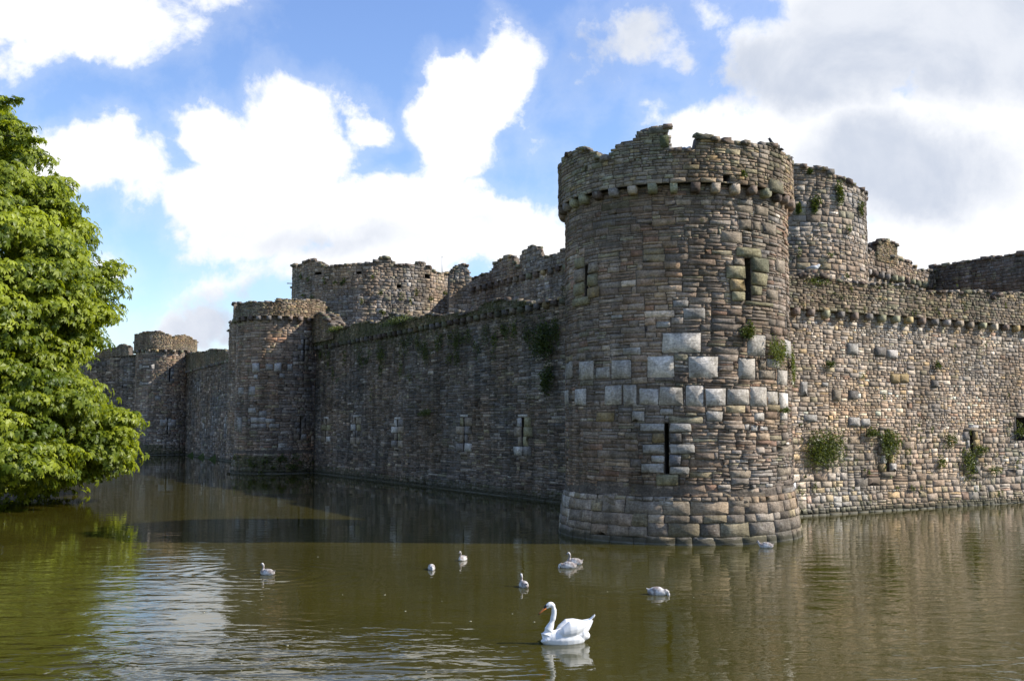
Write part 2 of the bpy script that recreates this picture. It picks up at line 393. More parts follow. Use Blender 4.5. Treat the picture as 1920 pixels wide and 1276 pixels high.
MORT = (.125, .104, .082, .1)
def backing(mb, surf, u0, u1, v0, vtop, thick, holes=(), du=.35, dv=.6, w0=0.0, col=MORT, depth=.9, close=True, vmax=None, moss=0.0):
    """solid wall body behind the stones: front, back, top and ends, with real recesses for openings"""
    us = np.arange(u0, u1, du); us = np.append(us, u1)
    for h in holes: us = np.append(us, (h[0], h[2]))
    us = np.unique(np.round(us, 4)); us = us[(us >= u0 - 1e-6) & (us <= u1 + 1e-6)]
    top = vtop(us) if callable(vtop) else np.full(len(us), float(vtop))
    mx = top.max(); vs = np.append(np.arange(v0, mx, dv), mx)
    for h in holes: vs = np.append(vs, (h[1], h[3]))
    vs = np.unique(np.round(vs, 4))
    nu, nv = len(us), len(vs)
    col = np.array(col, float); col[3] = max(col[3], moss)
    Ug, Vg = np.meshgrid(us, vs, indexing='ij'); Vc = np.minimum(Vg, top[:, None])
    W = np.full(Ug.shape, w0)
    mb.add(surf.P(Ug, Vc, W).reshape(-1, 3), *[None] * 2, col=col)
    base = mb.n - nu * nv
    f = []
    for i in range(nu - 1):
        for j in range(nv - 1):
            if vs[j] >= top[i] and vs[j] >= top[i + 1]: continue
            cu = (us[i] + us[i + 1]) / 2; cv = (vs[j] + vs[j + 1]) / 2
            if any(h[0] < cu < h[2] and h[1] < cv < h[3] for h in holes): continue
            a = base + i * nv + j; f.append((a, a + nv, a + nv + 1, a + 1))
    mb.q.append(np.array(f))
    # back, top, ends
    v0a = np.full(nu, v0); Fr = surf.P(us, top, np.full(nu, w0)); Bk = surf.P(us, top, np.full(nu, w0 - thick)); Bb = surf.P(us, v0a, np.full(nu, w0 - thick)); Fb = surf.P(us, v0a, np.full(nu, w0))
    i = np.arange(nu - 1)
    mb.add(np.concatenate([Fr, Bk, Bb]), np.concatenate([np.stack([i, i + 1, nu + i + 1, nu + i], 1), np.stack([nu + i, nu + i + 1, 2 * nu + i + 1, 2 * nu + i], 1)]), col=col)
    if close:
        for e in (0, nu - 1): mb.add(np.stack([Fb[e], Fr[e], Bk[e], Bb[e]]), [(0, 1, 2, 3)], col=col)
    for (a, b, c, d) in holes:
        o = surf.P(np.array([a, c, c, a]), np.array([b, b, d, d]), np.full(4, w0))
        m = (a + c) / 2; hw = (c - a) / 2 * 1.0
        r = surf.P(np.array([m - hw, m + hw, m + hw, m - hw]), np.array([b, b, d, d]), np.full(4, w0 - depth))
        mb.add(np.concatenate([o, r]), [(0, 1, 5, 4), (1, 2, 6, 5), (2, 3, 7, 6), (3, 0, 4, 7), (4, 5, 6, 7)], col=(.06, .05, .04, 0))

_bq = [(0, 3, 2, 1), (4, 5, 6, 7), (0, 1, 5, 4), (1, 2, 6, 5), (2, 3, 7, 6), (3, 0, 4, 7)]
def block(mb, c, ax, size, col, jit=.12):
    """one rough stone: c centre, ax 3 axes"""
    sx = np.array([-1, 1, 1, -1, -1, 1, 1, -1]); sy = np.array([-1, -1, 1, 1, -1, -1, 1, 1]); sz = np.array([-1] * 4 + [1] * 4)
    k = np.stack([sx, sy, sz], 1) * (np.array(size) / 2) * (1 + rs.uniform(-jit, jit, (8, 3)))
    # two rings of chamfer give a worn block
    V = np.array(c) + k @ np.array(ax)
    mb.add(V, _bq, col=col)

def loose_top(mb, surf, u0, u1, vtop, thick, mix='parapet', size=(.12, .34), moss=.3, w0=0.0, step=.22, lift=.0):
    """weathered stones lying along a broken wall head"""
    u = u0
    while u < u1:
        for k in range(2 if thick > .5 else 1):
            wq = w0 + .02 - rs.uniform(0, .9) * thick if rs.rand() < .6 else w0 - rs.uniform(.0, .12)
            L = rs.uniform(*size); H = L * rs.uniform(.35, .6); Dp = rs.uniform(*size)
            z = float(vtop(u)) + H * .25 + lift
            p = surf.P(np.array(u), np.array(z), np.array(wq)); nrm = surf.normal(u); t = np.array((-nrm[1], nrm[0], 0)); a = rs.uniform(-.5, .5)
            t2 = t * math.cos(a) + nrm * math.sin(a); n2 = -t * math.sin(a) + nrm * math.cos(a); tl = rs.uniform(-.12, .12)
            up = np.array((0, 0, 1.)) + t2 * tl; t2 = t2 - np.array((0, 0, 1)) * tl
            c = pick(mix, 1)[0] * rs.uniform(.7, 1.35)
            block(mb, p, (t2, n2, up), (L, Dp, H), (*c, moss * rs.rand()), .22)
        u += step * rs.uniform(.6, 1.5)

def corbels(parent, surf, us, zf, w0, size=(.24, .26, .26), limit=100, mix='parapet', name='corbel', gain=1.0):
    for u in us:
        mb = MB(); nrm = surf.normal(u); t = np.array((-nrm[1], nrm[0], 0)); sx, sy, sz = [s * rs.uniform(.88, 1.12) for s in size]
        z = float(zf(u)) if callable(zf) else zf
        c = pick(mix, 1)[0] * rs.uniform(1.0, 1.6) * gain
        # profile: square stone with a rounded underside, extruded along the wall
        pr = [(-.15, 0), (sy * 1.0, 0), (sy * 1.0, -sz * .62), (sy * .9, -sz * .88), (sy * .65, -sz), (-.15, -sz * 1.05)]
        vs = []
        for s in (-.5, .5):
            for (a, b) in pr:
                j = rs.uniform(-.012, .012, 3)
                vs.append(surf.P(np.array(u), np.array(z + b), np.array(w0 + a)) + t * sx * s + j)
        k = len(pr); q = [(i, (i + 1) % k, k + (i + 1) % k, k + i) for i in range(k)]
        mb.add(np.array(vs), q, [(0, 2, 1), (0, 3, 2), (0, 4, 3), (0, 5, 4), (6, 7, 8), (6, 8, 9), (6, 9, 10), (6, 10, 11)], col=(*np.clip(c, .05, .5), .25 * rs.rand()))
        mb.build(name, STONE, parent)

def surround(parent, surf, rects, cols, prot=.05, label=None, name='slit_surround'):
    mb = MB()
    cols = [c if isinstance(c, tuple) else (c, 1.0) for c in cols]
    col = np.array([(*(np.array(PAL[c]) * gg * rs.uniform(.9, 1.25)), 0) for c, gg in cols])
    stones(mb, surf, np.array(rects), np.full(len(rects), prot) + rs.rand(len(rects)) * .025, col, 0, 0, .012, .012, wav=False)
    o = mb.build(name, STONE, parent)
    if label: o['label'] = label
    return o

def tube(mb, pts, r, k=8, col=(1, 1, 1, 0), cap=True):
    pts = np.array(pts, float); n = len(pts); rr = np.full(n, r) if np.isscalar(r) else np.array(r)
    V = []
    for i in range(n):
        d = pts[min(i + 1, n - 1)] - pts[max(i - 1, 0)]; d /= np.linalg.norm(d)
        a = np.cross(d, (0, 0, 1.)) if abs(d[2]) < .95 else np.cross(d, (0, 1., 0)); a /= np.linalg.norm(a); b = np.cross(d, a)
        for j in range(k):
            t = 2 * math.pi * j / k; V.append(pts[i] + rr[i] * (a * math.cos(t) + b * math.sin(t)))
    q = [(i * k + j, i * k + (j + 1) % k, (i + 1) * k + (j + 1) % k, (i + 1) * k + j) for i in range(n - 1) for j in range(k)]
    t = []
    if cap: t = [(0, j + 1, j) for j in range(1, k - 1)] + [((n - 1) * k, (n - 1) * k + j, (n - 1) * k + j + 1) for j in range(1, k - 1)]
    mb.add(np.array(V), q, t, col)

# ------------------------------------------------------------------ layout (metres; x right, y away, z up; water at z=0)
T1 = Cyl((5.6, 35.1), 3.77, lambda v: np.interp(v, [-1, 0, .9, 1.35, 1.5, 12], [.27, .24, .12, .055, 0.0, -.03]))
T1P = Cyl((5.6, 35.1), 3.97)
T2 = Cyl((-17.9, 79.0), 3.2, lambda v: np.interp(v, [-1, 0, 1.3, 1.6, 12], [.25, .25, .1, 0, 0.])); T2P = Cyl((-17.9, 79.0), 3.45)
T3 = Cyl((-42.3, 125.5), 3.4, lambda v: np.interp(v, [-1, 0, 1.6, 12], [.2, .2, 0, 0.])); T3P = Cyl((-42.3, 125.5), 3.65)
WL = Plane((2.44, 47.57), (.4990, -.8666), lambda v: np.interp(v, [-1, 0, 1.3, 12], [.12, .12, 0, -.0]))
WR = Plane((11.24, 40.83), (.8611, .5084), lambda v: np.interp(v, [-1, 0, .8, 12], [.10, .10, 0, -.0]))
W23 = Plane((-26.45, 98.85), (.45, -.893))
W3X = Plane((-44.6, 128.0), (.80, -.60))
WI = Plane((2.44 + 13.5, 47.57 + 7.8), (.4990, -.8666))           # inner ward, left side
TIL = None
def ang(px):
    return math.atan2((px - 960) / F, math.cos(PITCH))
print('WI depth check', WI.hit(1000, 540), WI.hit(870, 560))

def cyl_at(px, dist, R):
    a = ang(px); return Cyl((dist * math.sin(a), dist * math.cos(a)), R)

CAPS = {}
def slit_rects(surf, px, y0, y1, wpx, ex=1.0):
    """opening rectangle and quoin stones round it, from where the slit stands on the wall"""
    a, b = surf.hit(px - wpx / 2, y1); c, d = surf.hit(px + wpx / 2, y0)
    return (a, b, c, d)
def quoins(o, n=5, lw=(.25, .5), pal=('grey', 'tan', 'pale', 'ochre')):
    a, b, c, d = o; H = d - b; e = np.linspace(b, d, n + 1); r = []; cl = []
    for i in range(n):
        L1 = lw[1] if i % 2 == 0 else lw[0]; L2 = lw[0] if i % 3 == 1 else lw[1]
        r.append((a - L1 * rs.uniform(.8, 1.1), e[i], a, e[i + 1])); r.append((c, e[i], c + L2 * rs.uniform(.8, 1.1), e[i + 1]))
        cl += [pal[rs.randint(len(pal))], pal[rs.randint(len(pal))]]
    r.append((a - .25, b - .2, c + .25, b)); cl.append('tan')
    r.append((a - .3, d, c + .3, d + .16)); cl.append(pal[0])
    return r, cl

# ---------- corner tower
t1 = thing('corner_tower', (5.6, 35.1, 0), 'large round corner tower nearest the water, with broken parapet and a band of pale blocks', 'tower', 'round towers of the outer curtain wall')
Z = lambda X, Y: (1020 + X / 2.9, 600 + Y / 2.9)
def zr(r, f=Z, s=T1):
    x0, y0 = f(r[0], r[1]); x1, y1 = f(r[2], r[3])
    xc = (x0 + x1) / 2; yc = (y0 + y1) / 2
    a = s.hit(x0, yc)[0]; c = s.hit(x1, yc)[0]; b = s.hit(xc, y1)[1]; d = s.hit(xc, y0)[1]
    return (a, b, c, d)
Z1 = lambda X, Y: (1020 + X / 3.19, 220 + Y / 3.19)
paleb = [(642,65,850,180),(430,147,525,190),(610,10,690,40),(1105,80,1200,195),(1308,105,1338,207),(195,218,270,325),(282,255,360,315),(118,225,155,320),
 (367,215,475,320),(562,195,708,315),(785,193,945,312),(1055,205,1150,318),(1210,210,1278,262),(1265,270,1320,355),(108,380,135,462),(170,370,232,463),
 (330,355,420,462),(425,352,508,462),(512,370,622,462),(628,362,760,466),(768,352,872,466),(880,370,988,466),(992,375,1112,462),(1118,360,1208,470),(1212,385,1272,460),
 (1276,395,1325,480),(478,492,550,552),(632,480,705,518),(880,492,970,550),(1140,500,1195,550),(1280,500,1322,545),(630,955,706,1010),(1085,565,1115,600),(1120,568,1160,605),(1165,575,1215,600)]
tanb = [(285,497,385,550),(290,935,405,1000),(995,965,1105,1015),(440,610,505,650),(1160,215,1205,262),(1165,270,1255,320),(980,730,1075,752),(1262,680,1345,725),(1262,800,1340,850)]
upb = [(770,1090,865,1135),(835,1140,965,1205),(670,1220,755,1258),(400,1180,470,1205),(1060,680,1190,750),(1135,525,1250,570),(1255,530,1340,590),(1165,610,1240,680),(1245,620,1300,680),(1305,630,1385,700),(1385,850,1440,930),(1330,1030,1400,1090),(840,680,885,715)]
slitA = zr((657,558,680,835)); slitB = zr((1200,840,1238,1100), Z1); slitC = zr((243,880,265,1075), Z1)
fA = [(525,562,655,605),(590,612,655,665),(540,672,655,725),(583,735,655,772),(530,778,655,830),(682,560,800,607),(682,612,748,668),(682,673,822,725),(682,730,748,792),(682,797,790,838),(612,838,735,900)]
cA = ['pale','ochre','pale','white','pale','pale','grey','pale','slate','pale','olive']
fB = [(1150,780,1290,835),(1130,842,1198,885),(1088,888,1198,965),(1110,968,1198,1040),(1120,1043,1198,1098),(1240,842,1340,925),(1240,930,1330,1005),(1240,1010,1300,1062),(1200,1102,1360,1125)]
cB = ['olive','tan','olive','ochre','olive','green','olive','olive','olive']
fC = [(195,840,241,900),(188,905,241,985),(185,990,241,1060),(267,865,320,930),(267,935,320,1010),(267,1015,330,1078),(180,1078,275,1125)]
cC = ['olive','tan','olive','tan','olive','ochre','olive']
rp = [zr(r) for r in paleb]; rt = [zr(r) for r in tanb]; ru = [zr(r, Z1) for r in upb]
rA = [zr(r) for r in fA]; rB = [zr(r, Z1) for r in fB]; rC = [zr(r, Z1) for r in fC]
res = rp + rt + ru + rA + rB + rC + [slitA, slitB, slitC]
ARC = 1.95 * 3.77
zcor = T1P.hit(1283, 342)[1]; print('t1 corbel z', zcor)
er = lambda u, v: 1 + 2.2 * np.exp(-((u - T1.hit(1425, 840)[0]) / 1.1) ** 2 - ((v - T1.hit(1425, 840)[1]) / 1.0) ** 2) + 1.0 * (u > 1.2)
mossT = lambda u, v: np.clip(.12 + .25 * (v < .6) + .2 * (v > 9.5) + .1 * vn(u * .5, v * .5, 5), 0, 1)
mb = MB(); backing(mb, T1, -math.pi * 3.77, math.pi * 3.77, -1.2, zcor + .02, 1.6, [slitA, slitB, slitC], .3, .5, close=False)
masonry(mb, T1, -ARC, ARC, 1.42, zcor, 'tower', 1, res, moss=mossT, rough=er)
rr = rp + rt + ru
cc = [(*(np.array(PAL['pale' if rs.rand() < .65 else 'white']) * rs.uniform(.85, 1.15) * np.array((1.02, 1, .96))), 0) for _ in rp] + [(*PAL[c], 0) for c in ['ochre', 'tan', 'tan', 'tan', 'tan', 'tan', 'tan', 'tan', 'tan']] + [(*(np.array(PAL['pale' if i < 4 else 'tan']) * (.8 if i < 4 else 1)), 0) for i in range(len(ru))]
stones(mb, T1, np.array(rr), .022 + rs.rand(len(rr)) * .025, np.array(cc), 1, 0, .012, .012, wav=False)
mb.build('shaft', STONE, t1)
mb = MB(); masonry(mb, T1, -ARC, ARC, -.7, 1.42, 'plinth', 2, moss=lambda u, v: .14 + .14 * (v < .45), w0=.02)
mb.build('plinth', STONE, t1)
surround(t1, T1, rA, cA, .07, 'pale squared stones round the low arrow slit'); surround(t1, T1, rB, cB, .08, 'ochre lichened stones round the wide upper slit'); surround(t1, T1, rC, cC, .07, 'mossy stones round the narrow upper slit')
top1 = [(1052,318),(1056,300),(1066,285),(1083,276),(1105,278),(1118,290),(1128,297),(1145,294),(1151,292),(1152,273),(1160,272),(1161,265),(1192,261),(1194,247),(1214,243),(1215,237),(1254,236),(1255,280),(1303,280),(1304,251),(1334,251),(1335,258),(1358,262),(1380,265),(1412,267),(1440,270),(1459,274),(1467,284),(1478,296),(1486,312)]
pf = profile(T1P, top1)
zl = T1P.hit(1056, 300)[1]; zrr = T1P.hit(1482, 300)[1]
def vt1(u):
    u = np.asarray(u, float); b = pf(u); back = zcor + 1.2 + .5 * vn(u * 1.1, u * 0, 9); return np.where(np.abs(u) > 1.42 * 3.97, back, b)
hole1 = zr((1070,345,1110,385), Z1, T1P)
mb = MB(); backing(mb, T1P, -math.pi * 3.97, math.pi * 3.97, zcor, lambda u: vt1(u) - .05, .55, [hole1], .12, .3, close=False, depth=.5)
masonry(mb, T1P, -2.1 * 3.97, 2.1 * 3.97, zcor, 14.5, 'parapet', 4, [hole1], vtop=vt1, moss=lambda u, v: .25 + .2 * vn(u, v, 6))
# inner face of the parapet ring, seen through the gap
inn = Cyl((5.6, 35.1), 3.97)
capb = [zr((625,55,748,100), Z1, T1P), zr((690,103,748,185), Z1, T1P), zr((905,100,1003,135), Z1, T1P), zr((1340,375,1420,450), Z1, T1P)]
stones(mb, T1P, np.array(capb), np.full(4, .07), np.array([(.2, .19, .15, .3), (.12, .13, .08, .6), (.15, .14, .1, .4), (.22, .2, .13, .3)]), 1, 0, .01, .008, wav=False)
loose_top(mb, T1P, -2.9 * 3.97, 2.9 * 3.97, lambda u: vt1(u) - .06, .5, size=(.12, .32), step=.2, moss=.35)
mb.build('parapet', STONE, t1)
corbels(t1, T1, [(-19 + i) * .625 for i in range(39)], zcor + .0, .0, (.25, .27, .27), mix='parapet', gain=1.2)
mb = MB(); th = np.linspace(0, 2 * math.pi, 40)[:-1]
mb.add(np.c_[5.6 + 3.5 * np.cos(th), 35.1 + 3.5 * np.sin(th), np.full(39, zcor - .3)], None, [(0, i, i + 1) for i in range(1, 38)], MORT); mb.build('light_stop_deck', STONE, t1)  # unseen roof deck added to stop light leaking through the hollow tower

# ---------- curtain walls
def curtain(name, label, surf, u0, u1, style, pts, zc, cor_step, ztop_l, ztop_r, slits, seed, over=.16, moss=None, sub=None, res_extra=(), res_cols=(), thick=1.6, pmoss=.3, cmix='parapet', cprof=None, pstyle='parapet', group='curtain walls between the outer towers', cat='wall', slab=None, cgain=1.0, zfoot=-1.0, cap=60, du=.35, ptop=None):
    a = surf.P(np.array((u0 + u1) / 2), np.array(0.), np.array(0.))
    t = thing(name, (float(a[0]), float(a[1]), 0), label, cat, group)
    holes = [s[0] for s in slits]; rects = []; srs = []
    for o, r, c in slits: rects += r
    mb = MB(); backing(mb, surf, u0, u1, zfoot, zc + .02, thick, holes, du, .5)
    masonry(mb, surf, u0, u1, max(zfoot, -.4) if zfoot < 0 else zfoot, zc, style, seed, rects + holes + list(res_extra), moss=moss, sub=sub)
    if len(res_extra): stones(mb, surf, np.array(res_extra), .05 + rs.rand(len(res_extra)) * .03, np.array([(*PAL[c], 0) for c in res_cols]), seed, 0, .012, .012, wav=False)
    mb.build('wall_face', STONE, t)
    for o, r, c in slits: surround(t, surf, r, c, .06)
    pp = ptop if ptop is not None else profile(surf, pts, ztop_l, ztop_r)
    def vt(u): u = np.asarray(u, float); return pp(u) + .10 * (vn(u * 2.3, u * 0, seed + 30) - .5) + .10 * (vn(u * .9, u * 0 + 4, seed + 31) - .5)
    mb = MB(); backing(mb, surf, u0, u1, zc, lambda u: np.maximum(vt(u) - .08, zc + .05), .7, (), .2, .4, w0=over)
    masonry(mb, surf, u0, u1, zc, float(pp(np.linspace(u0, u1, 200)).max()) + .3, pstyle, seed + 5, vtop=vt, w0=over, moss=lambda u, v: pmoss + .25 * vn(u * .6, v * .6, 3))
    loose_top(mb, surf, u0, u1, lambda u: max(float(vt(u)) - .06, zc), .6, size=(.12, .34), step=.25, w0=over, moss=.5)
    mb.build('parapet', STONE, t)
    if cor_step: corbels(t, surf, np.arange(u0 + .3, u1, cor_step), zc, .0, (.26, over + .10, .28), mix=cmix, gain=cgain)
    return t, vt

zL = (WL.hit(991, 578)[1] + WL.hit(611, 644)[1]) / 2; zR = WR.hit(1700, 595)[1]; print('zL,zR', zL, zR)
def mk_slits(surf, lst, pal=('grey', 'tan', 'pale', 'olive'), n=5, lw=(.22, .42), gain=1.0):
    out = []
    for px, y0, y1, wp in lst:
        o = slit_rects(surf, px, y0, y1, wp); r, c = quoins(o, n, lw, pal); c = [(k, gain) for k in c]; out.append((o, r, c))
    return out
Ltop = [(589,600),(607,600),(623,615),(656,612),(671,605),(713,603),(731,594),(737,588),(780,595),(792,595),(804,589),(846,588),(861,582),(867,588),(895,583),(910,570),(937,562),(973,562),(1003,570),(1030,573),(1060,566)]
mossL = lambda u, v: np.clip(.10 + .5 * np.clip((v - 6.5) / 3, 0, 1) * vn(u * .5, v * .4, 12) * 1.6 + .45 * (v < .5), 0, 1)
lsl = mk_slits(WL, [(668, 782, 832, 3), (746, 786, 838, 3.5), (871, 782, 846, 4), (981, 782, 854, 5), (612, 785, 828, 3)], ('pale', 'tan', 'grey', 'olive', 'tan'), 4, (.34, .78), 1.3)
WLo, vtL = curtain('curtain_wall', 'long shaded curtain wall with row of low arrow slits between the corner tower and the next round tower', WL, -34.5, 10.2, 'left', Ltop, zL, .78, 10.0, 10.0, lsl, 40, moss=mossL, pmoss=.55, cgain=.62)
Rtop = [(1484,521),(1509,518),(1551,521),(1569,527),(1658,533),(1718,542),(1733,548),(1789,543),(1795,549),(1804,543),(1846,545),(1852,556),(1890,549),(1920,554)]
rsl = mk_slits(WR, [(1662, 806, 884, 6), (1821, 808, 888, 6)], ('tan', 'grey', 'ochre', 'pale'), 5, (.25, .42))
blk = slit_rects(WR, 1914, 782, 826, 22)
rsl.append((blk, [], []))
rex = [zr((x0, y0, x1, y1), (lambda X, Y: (X, Y)), WR) for x0, y0, x1, y1 in [(1587,643,1608,665),(1640,650,1660,668),(1662,655,1682,672),(1669,700,1685,718),(1686,700,1702,718),(1560,730,1575,750),(1590,732,1608,748),(1500,715,1512,742),(1815,796,1833,802),(1540,716,1552,724),(1745,712,1758,726),(1590,782,1612,798),(1614,784,1630,798),(1506,776,1530,790)]]
def subR(v): return 'rightlow' if v < 3.15 else ('right')
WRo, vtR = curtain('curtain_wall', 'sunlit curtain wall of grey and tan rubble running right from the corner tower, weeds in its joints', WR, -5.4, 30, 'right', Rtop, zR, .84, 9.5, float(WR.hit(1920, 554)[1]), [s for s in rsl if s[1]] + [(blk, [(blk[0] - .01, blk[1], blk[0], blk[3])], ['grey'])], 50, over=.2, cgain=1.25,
   moss=lambda u, v: np.clip(.06 + .35 * (v < .45) + .25 * vn(u * .4, v * .6, 14) * (v < 2.5), 0, 1), sub=subR, res_extra=rex, res_cols=['pale', 'grey', 'pale', 'ochre', 'ochre', 'tan', 'grey', 'pale', 'white', 'pale', 'grey', 'pale', 'pale', 'pale'], pmoss=.22)

# ---------- second and third towers
def round_tower(name, label, S, SP, zc_px, pts, slits, seed, step, style='far', pale=(), backz=1.0, fz=1.5):
    t = thing(name, (S.c[0], S.c[1], 0), label, 'tower', 'round towers of the outer curtain wall')
    zc = SP.hit(*zc_px)[1]; R = S.R; ro = []
    ls = mk_slits(S, slits, ('grey', 'pale', 'tan'), 4, (.22, .45))
    for o, r, c in ls: ro += r + [o]
    pr = [zr(p, (lambda X, Y: (X, Y)), S) for p in pale]
    mb = MB(); backing(mb, S, -math.pi * R, math.pi * R, -1.2, zc + .02, 1.4, [l[0] for l in ls], .35, .6, close=False)
    masonry(mb, S, -1.9 * R, 1.9 * R, -.4, zc, style, seed, ro + pr, moss=lambda u, v: np.clip(.12 + .6 * (v < 1.3) * (.5 + .7 * vn(u * .5, v, 2)), 0, 1))
    if pr: stones(mb, S, np.array(pr), np.full(len(pr), .04), np.array([(*(np.array(PAL['pale']) * rs.uniform(.8, 1.15)), 0) for _ in pr]), 1, 0, .01, .012, wav=False)
    mb.build('shaft', STONE, t)
    for o, r, c in ls: surround(t, S, r, c, .05)
    pf = profile(SP, pts)
    def vt(u): u = np.asarray(u, float); return np.where(np.abs(u) > 1.45 * SP.R, zc + backz + .3 * vn(u, u * 0, seed), pf(u)) + .08 * (vn(u * 2, u * 0, seed + 1) - .5)
    mb = MB(); backing(mb, SP, -math.pi * SP.R, math.pi * SP.R, zc, lambda u: vt(u) - .06, .55, (), .2, .4, close=False)
    masonry(mb, SP, -2.0 * SP.R, 2.0 * SP.R, zc, zc + 3, 'parapet', seed + 3, vtop=vt, moss=lambda u, v: .2 + 0 * u)
    loose_top(mb, SP, -2.8 * SP.R, 2.8 * SP.R, lambda u: vt(u) - .05, .5, size=(.15, .36), step=.3)
    mb.build('parapet', STONE, t)
    k = int(1.7 * R / step); corbels(t, S, [i * step for i in range(-k, k + 1)], zc, .0, (.3, SP.R - R + .12, .3))
    mb = MB(); th = np.linspace(0, 2 * math.pi, 40)[:-1]
    mb.add(np.c_[S.c[0] + (R - .3) * np.cos(th), S.c[1] + (R - .3) * np.sin(th), np.full(39, zc - .3)], None, [(0, i, i + 1) for i in range(1, 38)], MORT); mb.build('light_stop_deck', STONE, t)  # unseen deck added inside the ring against light leaks
    return t
p2 = [(473,680,487,698),(514,680,528,697),(538,682,549,695),(498,682,512,694),(447,726,457,740),(466,724,478,741),(524,699,534,709),(476,702,484,710),(470,782,498,792),(498,784,516,792),(485,770,500,781),(466,765,480,774),(446,782,454,810),(470,794,500,802),(505,794,524,802)]
round_tower('round_tower', 'middle round tower with slanting shadow across its face, at far end of the shaded wall', T2, T2P, (520, 592), [(441,579),(446,568),(480,565),(515,565),(521,560),(557,561),(587,562),(612,570)], [(570, 636, 677, 3.2), (563, 780, 824, 3.4)], 60, .72, pale=p2)
p3 = [(262,682,290,692),(262,715,285,722),(300,786,314,798),(318,786,330,800),(290,742,302,750)]
round_tower('round_tower', 'smallest and farthest round tower, close beside the overhanging tree', T3, T3P, (300, 655), [(246,627),(262,625),(271,622),(298,620),(313,626),(325,631),(332,629),(346,626),(362,636)], [(318, 690, 716, 3), (314, 784, 814, 2.6)], 70, .9, pale=p3)
z23 = W23.hit(400, 682)[1]
s23 = mk_slits(W23, [(384, 784, 822, 2.4), (424, 784, 822, 2.4)], ('pale', 'grey', 'tan'), 4, (.3, .6))
curtain('curtain_wall', 'short dark stretch of curtain wall between the middle and the farthest round tower', W23, -31, 19, 'farleft', [(350,664),(364,661),(390,659),(395,655),(408,655),(426,656),(430,662),(442,659)], z23, .9, 10.4, 10.4, s23, 80, moss=lambda u, v: .15 + .3 * vn(u * .3, v * .3, 4), pmoss=.4)
z3x = W3X.hit(225, 668)[1]
curtain('curtain_wall', 'end of the curtain wall left of the farthest tower, half hidden by the tree', W3X, -50, 3, 'farleft', [(180,662),(200,655),(222,650),(230,644),(243,650)], z3x, 0, 11.0, 11.0, [], 84, pmoss=.2)

# stub of broken wall rising where the shaded wall meets the middle tower
def stub(name, label, surf, u0, u1, v0, pts_uv, thick, seed, style='inner', cat='wall', moss=.3, w0=0.0, du=.12, group=None):
    a = surf.P(np.array((u0 + u1) / 2), np.array(0.), np.array(0.))
    t = thing(name, (float(a[0]), float(a[1]), v0), label, cat, group)
    U = [p[0] for p in pts_uv]; V = [p[1] for p in pts_uv]
    vt = lambda u: np.interp(u, U, V) + .12 * (vn(np.asarray(u, float) * 3, np.asarray(u, float) * 0, seed) - .5)
    mb = MB(); backing(mb, surf, u0, u1, v0, lambda u: np.maximum(vt(u) - .08, v0 + .02), thick, (), du, .3, w0=w0)
    masonry(mb, surf, u0, u1, v0, max(V) + .3, style, seed, vtop=vt, w0=w0, moss=lambda u, v: moss + 0 * u)
    # the same stones on the returns and back so that it reads as solid masonry
    loose_top(mb, surf, u0, u1, lambda u: float(vt(u)) - .08, thick, size=(.18, .42), step=.2, w0=w0, moss=moss)
    mb.build('masonry', STONE, t); return t
def uv(surf, pts): return sorted(surf.hit(*p) for p in pts)
q = uv(WL, [(590,600),(600,590),(607,585),(615,590),(622,603),(632,613)])
stub('ruined_pier', 'broken stub of masonry standing on the shaded wall against the middle tower', WL, q[0][0], q[-1][0], zL + .3, q, 1.3, 90, 'parapet', w0=.3)

# ---------- inner ward
def inner_wall(name, label, surf, u0, u1, v0, pts, cpts, cstep, seed, style='inner', ztl=None, ztr=None, thick=1.6, moss=.1, cw=.22, rough=None):
    a = surf.P(np.array((u0 + u1) / 2), np.array(0.), np.array(0.))
    t = thing(name, (float(a[0]), float(a[1]), v0), label, 'wall', 'higher walls of the inner ward')
    pp = profile(surf, pts, ztl, ztr)
    def vt(u): u = np.asarray(u, float); return pp(u) + .16 * (vn(u * 1.9, u * 0, seed + 30) - .5)
    zc_ = float(np.mean([surf.hit(*p)[1] for p in cpts])) if cpts else 1e3
    def vb(u): return np.minimum(vt(u), zc_ + .5)
    mb = MB()
    backing(mb, surf, u0, u1, v0, lambda u: vb(u) - .1, thick, (), .3, .6)
    masonry(mb, surf, u0, u1, v0, float(max(pp(np.linspace(u0, u1, 300)))) + .3, style, seed, vtop=vb, moss=lambda u, v: moss + .2 * vn(u * .4, v * .4, 8))
    loose_top(mb, surf, u0, u1, lambda u: float(vb(u)) - .1, thick * .6, size=(.2, .5), step=.3, moss=.3)
    mb.build('wall_face', STONE, t)
    if cpts:
        zc = float(np.mean([surf.hit(*p)[1] for p in cpts]))
        mb = MB(); backing(mb, surf, u0, u1, zc, lambda u: np.maximum(vt(u) - .1, zc + .05), .5, (), .14, .4, w0=cw)
        masonry(mb, surf, u0, u1, zc, float(max(pp(np.linspace(u0, u1, 300)))) + .3, style, seed + 2, vtop=vt, w0=cw, moss=lambda u, v: moss + .1 + .2 * vn(u * .4, v * .4, 8))
        loose_top(mb, surf, u0, u1, lambda u: float(vt(u)) - .1, .5, size=(.2, .45), step=.3, w0=cw, moss=.3)
        mb.build('parapet', STONE, t)
        corbels(t, surf, np.arange(u0 + .2, u1, cstep), zc, 0, (.34, cw + .12, .38))
    return t
ITOP = [(886,530),(889,522),(928,507),(930,493),(948,485),(949,480),(967,479),(972,500),(978,498),(980,478),(994,461),(1012,463),(1018,478),(1028,481),(1042,476),(1058,469),(1075,462)]
a0 = WI.hit(862, 540)[0]; a1 = WI.hit(1130, 540)[0]
